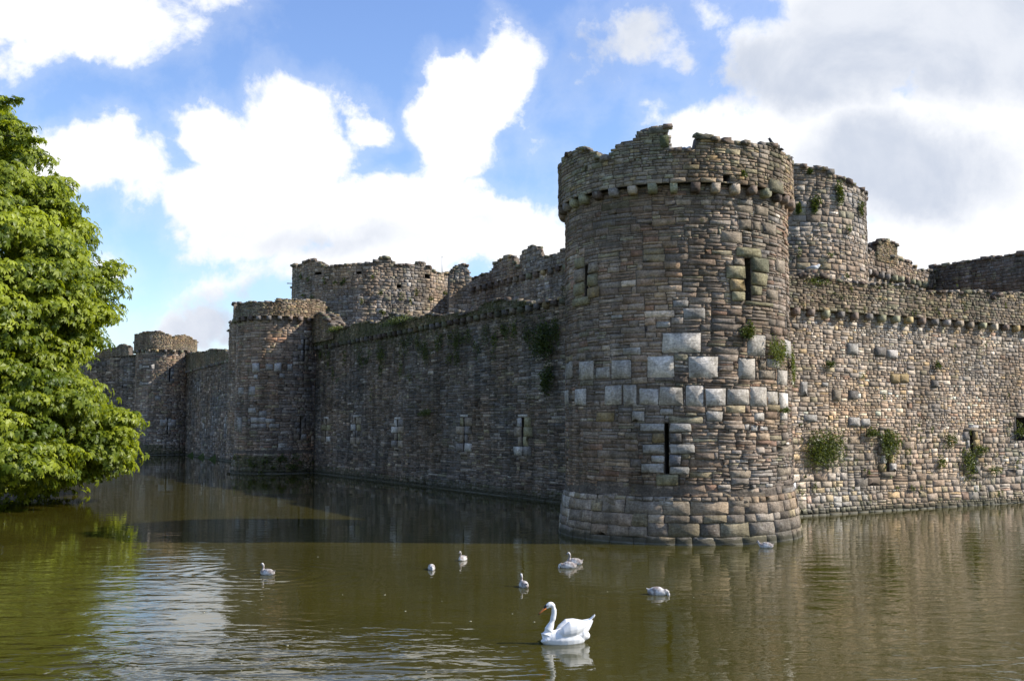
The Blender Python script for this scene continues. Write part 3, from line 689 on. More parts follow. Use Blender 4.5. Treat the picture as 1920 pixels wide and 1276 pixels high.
inner_wall('inner_wall', 'shaded inner ward wall with broken merlons, just left of the corner tower top', WI, a0 - 1.5, a1 + 6, 1.0, ITOP, [(900,538),(965,521),(1033,502)], 1.05, 100, ztr=17.5)
D_L = 96.0; TIL = cyl_at(704, D_L, D_L * math.sin(math.atan(156.5 / F * .985)))
print('inner left tower', TIL.c, TIL.R)
LT = [(549,497),(565,496),(570,491),(585,485),(600,492),(608,500),(632,497),(665,494),(698,493),(707,484),(731,482),(742,494),(762,496),(781,497),(783,490),(793,491),(804,500),(816,509),(837,511),(860,513)]
def inner_tower(name, label, S, pts, v0, seed, holes_px=(), zb=15.0, moss=.1, mossf=None):
    t = thing(name, (S.c[0], S.c[1], v0), label, 'tower', 'great towers of the inner ward')
    pf = profile(S, pts)
    def vt(u): u = np.asarray(u, float); return (pf(u) if zb is None else np.where(np.abs(u) > 1.46 * S.R, zb + .6 * vn(u * .8, u * 0, seed), pf(u))) + .09 * (vn(u * 1.7, u * 0, seed + 1) - .5)
    holes = [zr(h, (lambda X, Y: (X, Y)), S) for h in holes_px]
    mb = MB(); backing(mb, S, -math.pi * S.R, math.pi * S.R, v0, lambda u: vt(u) - .1, 1.2, holes, .3, .6, close=False)
    masonry(mb, S, -1.8 * S.R, 1.8 * S.R, v0, float(np.max(vt(np.linspace(-1.4 * S.R, 1.4 * S.R, 300)))) + .3, 'inner', seed, holes, vtop=vt, moss=mossf or (lambda u, v: moss + .2 * vn(u * .3, v * .3, 4)))
    loose_top(mb, S, -2.8 * S.R, 2.8 * S.R, lambda u: float(vt(u)) - .1, .9, size=(.2, .5), step=.35)
    mb.build('shaft', STONE, t); return t
itl = inner_tower('inner_tower', 'broad ruined inner tower with jagged top behind the middle of the shaded wall', TIL, LT, 1.0, 110, [(590,510,603,515),(668,509,678,514),(796,514,806,522),(744,533,752,540)], zb=15.5)
D_R = 62.0; TIR = cyl_at(1446, D_R, 5.45)
print('inner right tower', TIR.c, TIR.R)
RTp = [(1290,300),(1400,296),(1481,304),(1497,307),(1516,311),(1539,314),(1569,328),(1590,338),(1599,343),(1606,349)]
inner_tower('inner_tower', 'tall sunlit inner tower with plants in its joints, just behind the corner tower', TIR, RTp, 1.0, 120, zb=None, moss=.15)
# ruined pier at the junction of the left inner tower and its wall
dJ = 84.0; pj = ray(862, 520); kx = pj / math.hypot(pj[0], pj[1]) * dJ
PJ = Plane((kx[0], kx[1]), (1, .12)); 
stub('ruined_pier', 'tall ruined pier of masonry between the broad inner tower and the inner wall', PJ, PJ.hit(842, 520)[0], PJ.hit(884, 520)[0], 1.0, uv(PJ, [(842,512),(850,504),(861,495),(876,497),(880,516),(884,530)]), 2.2, 130, 'inner')
# inner wall on the right and the dark wall beyond it
WIR = Plane((TIR.c[0] + 4.5, TIR.c[1] + 1.0), (.71, .70))
RI = [(1600,462),(1615,465),(1634,474),(1673,482),(1694,488),(1710,500),(1712,505),(1739,505)]
b0, b1 = WIR.hit(1590, 500)[0], WIR.hit(1742, 500)[0]
inner_wall('inner_wall', 'low sunlit inner wall on corbels, right of the tall sunlit inner tower', WIR, b0, b1 + 1.2, 1.0, RI, [(1620,506),(1680,519),(1727,530)], .9, 140, cw=.3)
qq = uv(WIR, [(1634,474),(1635,459),(1641,452),(1655,450),(1671,459),(1673,484)])
stub('ruined_merlon', 'lone worn merlon standing up from the low sunlit inner wall', WIR, qq[0][0], qq[-1][0], qq[0][1] - .5, qq, .8, 150, 'parapet', 'merlon', moss=.5, w0=.35)
pe = WIR.P(np.array(b1 + .3), np.array(0.), np.array(0.)); WDK = Plane((pe[0], pe[1]), (.50, -.866))
DK = [(1740,503),(1745,500),(1792,491),(1837,485),(1885,478),(1920,475),(1960,468)]
c1 = WDK.hit(1960, 500)[0]
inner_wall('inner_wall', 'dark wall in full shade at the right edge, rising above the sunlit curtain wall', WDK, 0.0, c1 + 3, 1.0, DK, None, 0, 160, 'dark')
# sliver of an inner tower behind the middle tower
TS = cyl_at(486, 100, 2.75)
inner_tower('inner_tower', 'narrow strip of another tower showing behind left edge of the middle tower', TS, [(433,603),(445,602),(480,600),(530,602)], 1.0, 170, zb=12.0)
# poles
MET, _, _ = pmat('painted metal', (.6, .6, .58), .4)
def at_dist(px, py, d):
    r = ray(px, py); return r / math.hypot(r[0], r[1]) * d + np.array((0, 0, CAMH))
p = at_dist(829, 482, 100); p0 = at_dist(829, 520, 100)
fp = thing('flagpole', (p[0], p[1], p0[2]), 'thin white pole rising from top of the broad inner tower', 'pole')
mb = MB(); tube(mb, [p0, p], [.06, .035]); mb.build('pole', MET, fp)
mb = MB(); th = p + np.array((0, 0, .05)); tube(mb, [th - (0, 0, .06), th + (0, 0, .03)], [.07, .03], 8); mb.build('finial', MET, fp)
a = at_dist(549, 531, 96); b = at_dist(538, 531, 96)
mb = MB(); tube(mb, [a + (.3, 0, 0), b], .05); o = mb.build('spout', MET, None, loc=tuple(a)); tag(o, 'short bar jutting left from side of the broad inner tower', 'spout')

# ------------------------------------------------------------------ ground and water
def grass_mat():
    m, n, b = pmat('grass bank', rough=.9, spec=.1); pos = n.new('ShaderNodeNewGeometry').outputs['Position']
    c = n.mix(n.ramp(n.noise(pos, .8, 6, .7), .3, .7), (.035, .055, .012, 1), (.085, .11, .03, 1))
    c = n.mix(n.ramp(n.noise(pos, 9, 4, .6), .55, .75), c, (.10, .085, .045, 1)); n.put(b.inputs['Base Color'], c)
    bp = n.new('ShaderNodeBump'); bp.inputs['Distance'].default_value = .08; n.put(bp.inputs['Height'], n.noise(pos, 14, 5, .7)); n.put(b.inputs['Normal'], bp.outputs[0])
    return m
GR = grass_mat()
g = np.r_[-3000, -1200, -500, np.arange(-240, 241, 3.0), 500, 1200, 3000]; gx, gy = np.meshgrid(g, g + 90, indexing='ij')
nL = np.array((.8666, .499)); nR = np.array((-.5084, .8611))
cL = gx * nL[0] + gy * nL[1]; cR = gx * nR[0] + gy * nR[1]
cL0 = WL.p @ nL; cR0 = WR.p @ nR
inL = (cL > -2.0 + 2 * vn(gy * .1, gx * .1, 2)) ; inR = cR > 2.0
castle = (cL > cL0 + 2) & (cR > cR0 + 2)
dist = np.minimum(cL + 2.0, cR - 2.0)                   # >0 inside the moat's outer edge
out = np.clip(-dist / 5, 0, 1); gz = -1.6 + out * 3.0
gz = np.where(castle, 1.2, gz); gz += .2 * vn(gx * .12, gy * .12, 3) * (out > 0)
n = len(g); idx = np.arange(n * n).reshape(n, n)
mb = MB(); mb.add(np.stack([gx, gy, gz], -1).reshape(-1, 3), np.stack([idx[:-1, :-1], idx[1:, :-1], idx[1:, 1:], idx[:-1, 1:]], -1).reshape(-1, 4))
tag(mb.build('ground', GR, smooth=True), kind='structure', label='grassy ground and banks round the moat')

def water_mat():
    m, n, b = pmat('moat water', (.075, .068, .018), .02, .5); b.inputs['IOR'].default_value = 1.38
    pos = n.new('ShaderNodeNewGeometry').outputs['Position']; sp = n.new('ShaderNodeSeparateXYZ'); n.put(sp.inputs[0], pos); x, y = sp.outputs[0], sp.outputs[1]
    c = n.mix(n.ramp(n.noise(pos, .12, 4, .6), .35, .65), (.047, .0405, .005, 1), (.064, .054, .010, 1)); n.put(b.inputs['Base Color'], c)
    def aniso(sx, sy, sc_, det, rough=.5, dist=.3):
        mp = n.new('ShaderNodeMapping'); n.put(mp.inputs[0], pos); mp.inputs['Scale'].default_value = (sx, sy, 1); mp.inputs['Rotation'].default_value = (0, 0, RAD(12))
        return n.noise(mp.outputs[0], sc_, det, rough, dist)
    r1 = aniso(.6, 1.25, 1.7, 3, .45, .5)       # wind ripples, half a metre
    r2 = aniso(.8, 1.3, 6.0, 3, .5, .3)         # fine ripples
    r3 = aniso(.6, 1.0, .35, 2)                 # slow swell
    dpt = n.ramp(y, 18, 62, 1.0, .10, False)
    # breezy lane: left foreground
    lane = n.m('MULTIPLY', n.ramp(x, -4.2, -6.5), n.ramp(y, 34, 22))
    lane2 = n.m('MULTIPLY', n.ramp(y, 20.5, 15.0), n.ramp(x, 1.2, -1.8))
    lane = n.m('MAXIMUM', n.m('MULTIPLY', lane, .5), n.m('MULTIPLY', lane2, 1.7)); patch = n.ramp(n.noise(pos, .16, 3, .6), .38, .62, .3, 1.0)
    right = n.m('MULTIPLY', n.ramp(x, 1.5, 6), .26)
    amp = n.m('ADD', n.m('MAXIMUM', n.m('MULTIPLY', lane, patch), right), .12)
    h = n.m('MULTIPLY', n.m('MULTIPLY', r1, .068), n.m('MULTIPLY', amp, dpt))
    h = n.m('ADD', h, n.m('MULTIPLY', n.m('MULTIPLY', r2, .0045), n.m('MULTIPLY', n.m('ADD', amp, .15), dpt)))
    h = n.m('ADD', h, n.m('MULTIPLY', r3, .012))
    # rings spreading from each swimming bird
    for (bx, by), A, k, R in RINGS:
        d = n.vm('DISTANCE', pos, (bx, by, 0)); e = n.ramp(d, .25, R, 1.0, 0.0)
        h = n.m('ADD', h, n.m('MULTIPLY', n.m('MULTIPLY', n.m('SINE', n.m('MULTIPLY', d, k)), e), A))
    bp = n.new('ShaderNodeBump'); bp.inputs['Strength'].default_value = 1; bp.inputs['Distance'].default_value = 1
    n.put(bp.inputs['Height'], h); n.put(b.inputs['Normal'], bp.outputs[0])
    return m
RINGS = [(wat(500, 1077), .0032, 13, 4.2), (wat(1066, 1203), .0016, 16, 1.5), (wat(1232, 1112), .0018, 18, 1.3), (wat(809, 1066), .0008, 20, 1.0), (wat(1436, 1026), .0012, 16, 1.2)]
mb = MB(); mb.add([(-400, -60, 0), (400, -60, 0), (400, 500, 0), (-400, 500, 0)], [(0, 1, 2, 3)])
tag(mb.build('water', water_mat()), kind='structure', label='olive brown moat water with soft ripples')
# flecks floating on the water
FL, _, _ = pmat('floating flecks', (.45, .42, .3), .7)
mb = MB()
for i in range(34):
    px = rs.uniform(150, 1900); py = rs.uniform(880, 1270); x, y = wat(px, py); r = rs.uniform(.008, .02); a = rs.uniform(0, 6)
    if math.hypot(x - 5.6, y - 35.1) < 4.6 or np.dot((x, y), nL) > cL0 - .5 or np.dot((x, y), nR) > cR0 - .5: continue
    k = [(x + r * math.cos(a + j * 1.05) * (1 if j % 3 else 1.6), y + r * .8 * math.sin(a + j * 1.05), .006) for j in range(6)]
    kk = [(p[0], p[1], .001) for p in k]; mb.add(kk + k, [(j, (j + 1) % 6, 6 + (j + 1) % 6, 6 + j) for j in range(6)] + [(6, 7, 8, 9), (6, 9, 10, 11)])
tag(mb.build('floating_flecks', FL), 'tiny pale bits of leaf and feather floating on the moat', 'debris', kind='stuff')

# ------------------------------------------------------------------ plants on the walls
def tuft_mb(mb, P, nrm, r, h, n, g=.5, leaf=.05, hang=0.0, squash=.35):
    """leafy clump: small folded leaves in a mound standing off the wall"""
    t = np.array((-nrm[1], nrm[0], 0)); up = np.array((0, 0, 1.))
    d = rs.randn(n, 3); d /= np.linalg.norm(d, axis=1)[:, None]; rad = rs.rand(n) ** .5
    lob = .65 + .5 * vn(np.arctan2(d[:, 2], d[:, 0]) * 1.4 + P[0], d[:, 1] * 2 + P[2], 17)
    a = d[:, 0] * rad * r * lob; b = d[:, 2] * rad * h * lob - hang * np.abs(d[:, 0]) * h; c = np.abs(d[:, 1]) * rad * r * squash * lob + .05
    ctr = P + a[:, None] * t + b[:, None] * up + c[:, None] * nrm
    L = leaf * rs.uniform(.6, 1.5, n); e1 = rs.randn(n, 3) + nrm * .4 + up * (-.25); e1 /= np.linalg.norm(e1, axis=1)[:, None]
    e2 = np.cross(e1, rs.randn(n, 3) + nrm); e2 /= np.linalg.norm(e2, axis=1)[:, None]
    V = np.stack([ctr, ctr + e1 * L[:, None] * .55 + e2 * L[:, None] * .32, ctr + e1 * L[:, None] * 1.1, ctr + e1 * L[:, None] * .55 - e2 * L[:, None] * .32], 1)
    f = np.clip(g + .28 * rs.randn(n), 0, 1); col = np.repeat(np.stack([f] * 3 + [f * 0 + 1], 1), 4, 0)
    i = (np.arange(n) * 4)[:, None]; mb.add(V.reshape(-1, 3), i + np.arange(4)[None], None, col)
def plant(surf, px, py, rpx, hpx, n, label, g=.5, name='wall_plant', hang=0., leaf=.06, w=.08, cat='plant', group='plants growing from the walls', cl=5):
    u, v = surf.hit(px, py); P = surf.P(np.array(u), np.array(v), np.array(w)); dist = math.hypot(P[0], P[1]); s = dist / F
    nrm = surf.normal(u); t = np.array((-nrm[1], nrm[0], 0)); mb = MB()
    R = rpx * s / max(.35, abs(nrm[:2] @ (P[:2] / dist))) ; H = hpx * s
    for k in range(cl):
        q = P + t * rs.uniform(-.45, .45) * R + np.array((0, 0, rs.uniform(-.45, .45) * H)); f = rs.uniform(.45, .75)
        tuft_mb(mb, q, nrm, R * f, H * f, int(1.35 * n / cl), g, leaf * 1.1, hang); tube(mb, [P - nrm * .05, (P + q) / 2 + nrm * .04, q + nrm * .03], [.012, .008, .004], 4, (.1, .1, .1, 1))
    o = mb.build(name, WEED, None, loc=tuple(P)); tag(o, label, cat, group); return o
G2 = 'plants growing from the walls'
plant(WR, 1542, 838, 44, 40, 2600, 'biggest leafy clump, low on the sunlit wall just right of the corner tower', .62, cl=12)
plant(WR, 1668, 838, 24, 34, 1100, 'bushy plant growing out of the middle arrow slit of the sunlit wall', .62, cl=7)
plant(WR, 1632, 808, 16, 12, 350, 'small sprig up and left of the bushy plant in the slit', .5)
plant(WR, 1812, 862, 16, 38, 600, 'narrow plant trailing down below the right hand slit of the sunlit wall', .6, cl=8)
plant(WR, 1835, 845, 12, 12, 250, 'round tuft just right of the right hand slit', .6)
plant(WR, 1779, 826, 12, 18, 260, 'tuft between the two slits of the sunlit wall', .45)
plant(WR, 1760, 862, 9, 18, 160, 'small yellowish weed low between the two slits', .75)
plant(WR, 1858, 880, 18, 9, 200, 'low spreading weed right of the trailing plant near the water', .7)
plant(WR, 1552, 682, 10, 9, 150, 'small dark tuft high on the sunlit wall near the corner tower', .3)
plant(WR, 1754, 684, 6, 9, 120, 'little upright tuft in the upper middle of the sunlit wall', .3)
plant(WR, 1804, 574, 11, 11, 260, 'dark green tuft on the sunlit parapet above the corbels', .25)
plant(WR, 1664, 540, 9, 8, 180, 'green tuft on rim of the sunlit parapet below the lone merlon', .35)
plant(WR, 1750, 577, 9, 10, 160, 'weed on the sunlit parapet, left of the dark green tuft', .55)
plant(WR, 1498, 568, 10, 8, 200, 'green weed where the sunlit parapet meets the corner tower', .5)
plant(WR, 1525, 528, 34, 10, 500, 'strip of low weeds along the parapet top beside the gull', .55, cl=9)
plant(WR, 1905, 806, 8, 14, 140, 'weed at mouth of the dark hole at the right edge', .5)
plant(T1, 1398, 622, 17, 20, 600, 'fresh green plant on the corner tower below the wide upper slit', .45, leaf=.055)
plant(T1, 1452, 655, 19, 34, 800, 'dry yellowish plant on right side of the corner tower beside pale blocks', .95, leaf=.05, cl=8)
plant(T1, 1479, 690, 7, 46, 420, 'golden weeds hanging down the right edge of the corner tower', .9, leaf=.05, cl=8)
plant(T1, 1462, 768, 12, 7, 160, 'small dark tuft under the band of pale blocks on the corner tower', .3, leaf=.04)
plant(T1P, 1390, 327, 7, 9, 180, 'little weed on the corner tower parapet beside a dark hole', .6, leaf=.04)
plant(TIR, 1528, 384, 11, 20, 420, 'middle hanging plant high on the tall sunlit inner tower', .45, leaf=.09)
plant(TIR, 1497, 392, 8, 16, 260, 'plant on the tall inner tower touching the corner tower edge', .4, leaf=.09)
plant(TIR, 1571, 362, 9, 28, 420, 'tall narrow plant up the right half of the tall inner tower', .55, leaf=.09, cl=7)
plant(TIR, 1609, 388, 5, 18, 160, 'weed on the outer right edge of the tall inner tower', .5, leaf=.09)
plant(TIR, 1517, 322, 6, 8, 110, 'tuft at the very top of the tall sunlit inner tower', .3, leaf=.09)
plant(WL, 802, 773, 18, 9, 300, 'bright green weed in the middle of the shaded wall above the slits', .55, leaf=.06)
plant(WL, 1022, 640, 32, 40, 1400, 'dark ivy patch at right end of the shaded wall under its parapet', .12, leaf=.08, cl=14)
plant(WL, 1030, 705, 16, 50, 600, 'ivy trailing down the shaded wall beside the corner tower', .15, leaf=.08, cl=9)
plant(WL, 760, 602, 32, 9, 700, 'moss and grass mat on the shaded wall top near its middle', .5, leaf=.07, cl=10, w=.3)
plant(WL, 640, 616, 16, 8, 380, 'bright moss on the shaded wall top beside the broken stub', .7, leaf=.07, w=.3)
for i, (px, py, a, b) in enumerate([(612,660,18,22),(640,668,14,30),(668,674,12,22),(704,672,20,26),(742,662,20,16),(780,660,16,20),(820,652,22,20),(716,690,10,16)]):
    pass
mb = MB(); cnt = 0
for i in range(76):
    px = rs.uniform(598, 1050); f = (px - 598) / 450; yb = 652 - 60 * f; py = yb + abs(rs.randn()) * 26 + 4; u, v = WL.hit(px, py)
    k = vn(px * .02, 0, 6)
    if k < .35: continue
    tuft_mb(mb, WL.P(np.array(u), np.array(v), np.array(.05)), WL.normal(0), rs.uniform(.2, .7), rs.uniform(.3, 1.0), int(rs.uniform(50, 170)), rs.uniform(.15, .65), .07, .1, .12)
tag(mb.build('hanging_grass', WEED), 'thin grass and moss hanging in streaks below the parapet of the shaded wall', 'grass', kind='stuff')
mb = MB()
for i in range(90):
    px = rs.uniform(1492, 1918); py = rs.choice([rs.uniform(790, 930), rs.uniform(530, 600), rs.uniform(640, 800)], p=[.62, .25, .13]); u, v = WR.hit(px, py)
    w_ = .2 if v > zR else .05; tuft_mb(mb, WR.P(np.array(u), np.array(v), np.array(w_)), WR.normal(0), rs.uniform(.05, .16), rs.uniform(.05, .2), int(rs.uniform(15, 60)), rs.uniform(.3, .9), .045)
tag(mb.build('joint_weeds', WEED), 'scattered small weeds rooted in the joints of the sunlit wall', 'weeds', kind='stuff')
mb = MB()
for S, n_, z0, z1, lf in ((T2, 26, .1, 1.4, .1), (TIL, 26, 11.5, 16.6, .12), (TIR, 14, 10.5, 15.5, .09)):
    for i in range(n_):
        u = rs.uniform(-1.1, 1.2) * S.R; v = rs.uniform(z0, z1); tuft_mb(mb, S.P(np.array(u), np.array(v), np.array(.06)), S.normal(u), rs.uniform(.15, .4), rs.uniform(.15, .4), 45, rs.uniform(.2, .7), lf)
tag(mb.build('tower_weeds', WEED), 'scattered weeds on the masonry of the towers', 'weeds', kind='stuff')

# ------------------------------------------------------------------ chestnut tree
BARK, nb, bb = pmat('bark', (.07, .055, .04), .9, .1)
pos = nb.new('ShaderNodeNewGeometry').outputs['Position']; mpb = nb.new('ShaderNodeMapping'); nb.put(mpb.inputs[0], pos); mpb.inputs['Scale'].default_value = (9, 9, 1.5)
nz = nb.noise(mpb.outputs[0], 1.5, 5, .6); nb.put(bb.inputs['Base Color'], nb.mix(nz, (.035, .028, .02, 1), (.13, .105, .08, 1)))
bpb = nb.new('ShaderNodeBump'); bpb.inputs['Distance'].default_value = .05; nb.put(bpb.inputs['Height'], nz); nb.put(bb.inputs['Normal'], bpb.outputs[0])
TX, TY = -30.0, 46.5
ENV = [(-.2, 10.5), (.4, 11.5), (1.0, 12.4), (1.8, 13.2), (2.6, 13.6), (3.5, 13.2), (4.4, 12.5), (5.4, 11.4), (6.2, 11.0), (7.3, 12.1), (9.2, 12.5), (10.2, 12.0), (11.3, 11.3), (13, 9.9), (14.5, 9.3), (16.1, 8.3), (18.2, 6.3), (20.5, 3.8), (22.5, .8)]
EZ = np.array([e[0] for e in ENV]); ER = np.array([e[1] for e in ENV])
tr = thing('chestnut_tree', (TX, TY, .8), 'big leafy chestnut tree leaning over the moat at the left edge', 'tree')
mb = MB(); tube(mb, [(TX, TY, -.2), (TX, TY, .9), (TX + .1, TY, 4), (TX, TY + .1, 9), (TX - .1, TY, 15), (TX, TY, 20)], [.85, .62, .52, .4, .22, .06], 12); mb.build('trunk', BARK, tr)
rs = np.random.RandomState(23)
leafP = []; leafC = []; leafN = []; leafS = []
nclump = 0; limbs = []
def clump(c, a, b, out, n, dens_far=1.0):
    d = rs.randn(n, 3); d /= np.linalg.norm(d, axis=1)[:, None]; d[:, 2] = np.where(d[:, 2] < -.2, -d[:, 2], d[:, 2])
    r = .55 + .45 * rs.rand(n) ** .5; P = c + d * r[:, None] * np.array((a, a, b))
    P += out * .15 * rs.randn(n)[:, None]
    Nn = d * np.array((.9, .9, .9)) + np.array((0, 0, .38)) + out * .35 + .36 * rs.randn(n, 3)
    leafC.append(np.full(len(P), .26 * rs.randn() )); leafP.append(P); leafN.append(Nn / np.linalg.norm(Nn, axis=1)[:, None])
for z in np.arange(.2, 22.3, .52):
    R = np.interp(z, EZ, ER); cnt = int(2 * math.pi * R / 1.35)
    for k in range(cnt):
        th = 2 * math.pi * (k + rs.rand() * .9) / cnt; vis = math.cos(th - RAD(-35)) > -.35     # side the photo shows
        if not vis and rs.rand() < .6: continue
        if z > 14 and not vis and rs.rand() < .3: continue
        lump = .80 + .16 * vn(th * 2.2 + 5, z * .38, 33) + .12 * vn(th * 5 + 15, z * .8, 34); a = rs.uniform(.7, 1.55); rr = R * lump - a * .85 - .25
        zz = z + rs.uniform(-.9, .9)
        c = np.array((TX + rr * math.cos(th), TY + rr * math.sin(th), zz)); out = np.array((math.cos(th), math.sin(th), 0))
        if vn(th * 3.1 + 40, z * .62, 21) < .27: continue       # gaps
        clump(c, a, a * rs.uniform(.5, .8), out, int((112 if vis else 40) * a), 1)
        if vis and rs.rand() < .55:
            c2 = c - out * rs.uniform(1.2, 2.8); clump(c2, 1.3, .8, out, 22)
        nclump += 1
        if rs.rand() < .12: limbs.append(c)
for (bx, bz, L) in ((-22.6, 16.9, 1.6), (-22.9, 17.9, 1.3), (-22.0, 16.3, 1.5), (-20.6, 13.4, 1.0), (-18.6, 9.6, .9)):   # a few longer shoots
    c = np.array((bx, 45.5, bz)); limbs.append(c)
    for q in range(6): clump(c + (L * (q / 6 - .4), rs.uniform(-.4, .4), .12 * rs.randn()), .35, .22, np.array((1., 0, 0)), 16)
print('clumps', nclump, 'leaves', sum(len(p) for p in leafP))
P = np.concatenate(leafP); Nn = np.concatenate(leafN); LC = np.concatenate(leafC); tha = np.arctan2(P[:, 1] - TY, P[:, 0] - TX); keepi = P[:, 2] > .08 + 2.1 * np.clip(vn(tha * 5 + 3, tha * 0, 12) - .38, 0, 1) + .9 * np.clip((P[:, 0] + 21.8) / 1.5, 0, 1); P = P[keepi]; Nn = Nn[keepi]; LC = LC[keepi]; n = len(P)
tz = np.cross(Nn, rs.randn(n, 3)); tz /= np.linalg.norm(tz, axis=1)[:, None]; bz = np.cross(Nn, tz)
S = rs.uniform(.15, .29, n); mb = MB(); K = 6; shade = np.clip(.42 + LC + .22 * rs.randn(n) + .25 * (vn(P[:, 0] * .6 + P[:, 1] * .6, P[:, 2] * .7, 9) - .5), 0, 1)
for k in range(K):
    a = -2.1 + 4.2 * k / (K - 1) + rs.uniform(-.15, .15, n); L = S * (1.0 - .35 * abs(k - 2.5) / 2.5) * rs.uniform(.85, 1.15, n); Wd = L * .24
    e = tz * np.cos(a)[:, None] + bz * np.sin(a)[:, None]; s = -tz * np.sin(a)[:, None] + bz * np.cos(a)[:, None]
    dr = (-Nn * .32 + np.array((0, 0, -.22))) * L[:, None]
    V = np.stack([P, P + e * L[:, None] * .62 + s * Wd[:, None] + dr * .25, P + e * L[:, None] + dr, P + e * L[:, None] * .62 - s * Wd[:, None] + dr * .25], 1)
    sh = np.clip(shade + .08 * rs.randn(n), 0, 1); col = np.repeat(np.stack([sh] * 3 + [sh * 0 + 1], 1), 4, 0)
    i = (np.arange(n) * 4)[:, None]; mb.add(V.reshape(-1, 3), i + np.arange(4)[None], None, col)
mb.build('crown', LEAF, tr)
mb = MB()
for c in limbs:
    z0 = max(1.5, c[2] * .75 - .3) if c[2] < 16 else 13 + rs.rand() * 3; s = np.array((TX, TY, z0)); m = s * .45 + c * .55 + np.array((0, 0, .9 + rs.rand() * .6)) ; L = np.linalg.norm(c - s)
    tube(mb, [s, s * .7 + m * .3 + (0, 0, .3), m, c + (0, 0, .15)], [.05 + .018 * L, .04 + .012 * L, .06, .02], 6)
mb.build('limb', BARK, tr)

rs = np.random.RandomState(5)
# ------------------------------------------------------------------ birds
WHITE, nw, bw = pmat('white feathers', (.82, .80, .76), .65, .2)
nw.put(bw.inputs['Base Color'], nw.mix(nw.noise(nw.new('ShaderNodeTexCoord').outputs['Object'], 14, 4, .6), (.74, .72, .67, 1), (.86, .85, .82, 1)))
CYG, nc, bc = pmat('cygnet down', (.5, .47, .44), .8, .1)
nc.put(bc.inputs['Base Color'], nc.mix(nc.ramp(nc.noise(nc.new('ShaderNodeTexCoord').outputs['Object'], 9, 4, .6), .4, .6), (.27, .225, .20, 1), (.66, .62, .57, 1)))
BLACK, _, _ = pmat('black skin', (.012, .012, .013), .4); ORANGE, _, _ = pmat('orange bill', (.55, .17, .04), .4); GREYB, _, _ = pmat('grey bill', (.10, .09, .09), .5)
GREYW, _, _ = pmat('grey wing', (.30, .32, .34), .7); YEL, _, _ = pmat('yellow bill', (.6, .4, .05), .4); JACK, _, _ = pmat('dark plumage', (.03, .03, .035), .5); LEGM, _, _ = pmat('pink legs', (.4, .2, .16), .5)
PIG, _, _ = pmat('pigeon plumage', (.12, .125, .14), .6)

def loft(mb, secs, k=16):
    """secs: (centre xyz, half width, half height, tilt angle of section about Y)"""
    V = []
    for (c, hw, hh, tl) in secs:
        for j in range(k):
            t = 2 * math.pi * j / k; y = hw * math.cos(t); z = hh * math.sin(t)
            V.append((c[0] - z * math.sin(tl), c[1] + y, c[2] + z * math.cos(tl)))
    n = len(secs); q = [(i * k + j, (i + 1) * k + j, (i + 1) * k + (j + 1) % k, i * k + (j + 1) % k) for i in range(n - 1) for j in range(k)]
    t = [(0, j, j + 1) for j in range(1, k - 1)] + [((n - 1) * k, (n - 1) * k + j + 1, (n - 1) * k + j) for j in range(1, k - 1)]
    mb.add(np.array(V), q, t, (1, 1, 1, 1))
def body_obj(mb, mat, parent, vox, name='body'):
    o = mb.build(name, mat, None); o.parent = parent
    md = o.modifiers.new('r', 'REMESH'); md.mode = 'VOXEL'; md.voxel_size = vox; md.use_smooth_shade = True
    s = o.modifiers.new('s', 'SMOOTH'); s.iterations = 9; s.factor = .5
    return o
def ell(mb, c, r, tilt=0.0, k=14):
    n = 11; secs = []
    for i in range(n):
        a = math.pi * (i + .0) / (n - 1); x = math.cos(a) * r[0]; s = max(math.sin(a), .03)
        secs.append(((c[0] - x * math.cos(tilt), c[1], c[2] - x * math.sin(tilt)), r[1] * s, r[2] * s, tilt))
    loft(mb, secs, k)
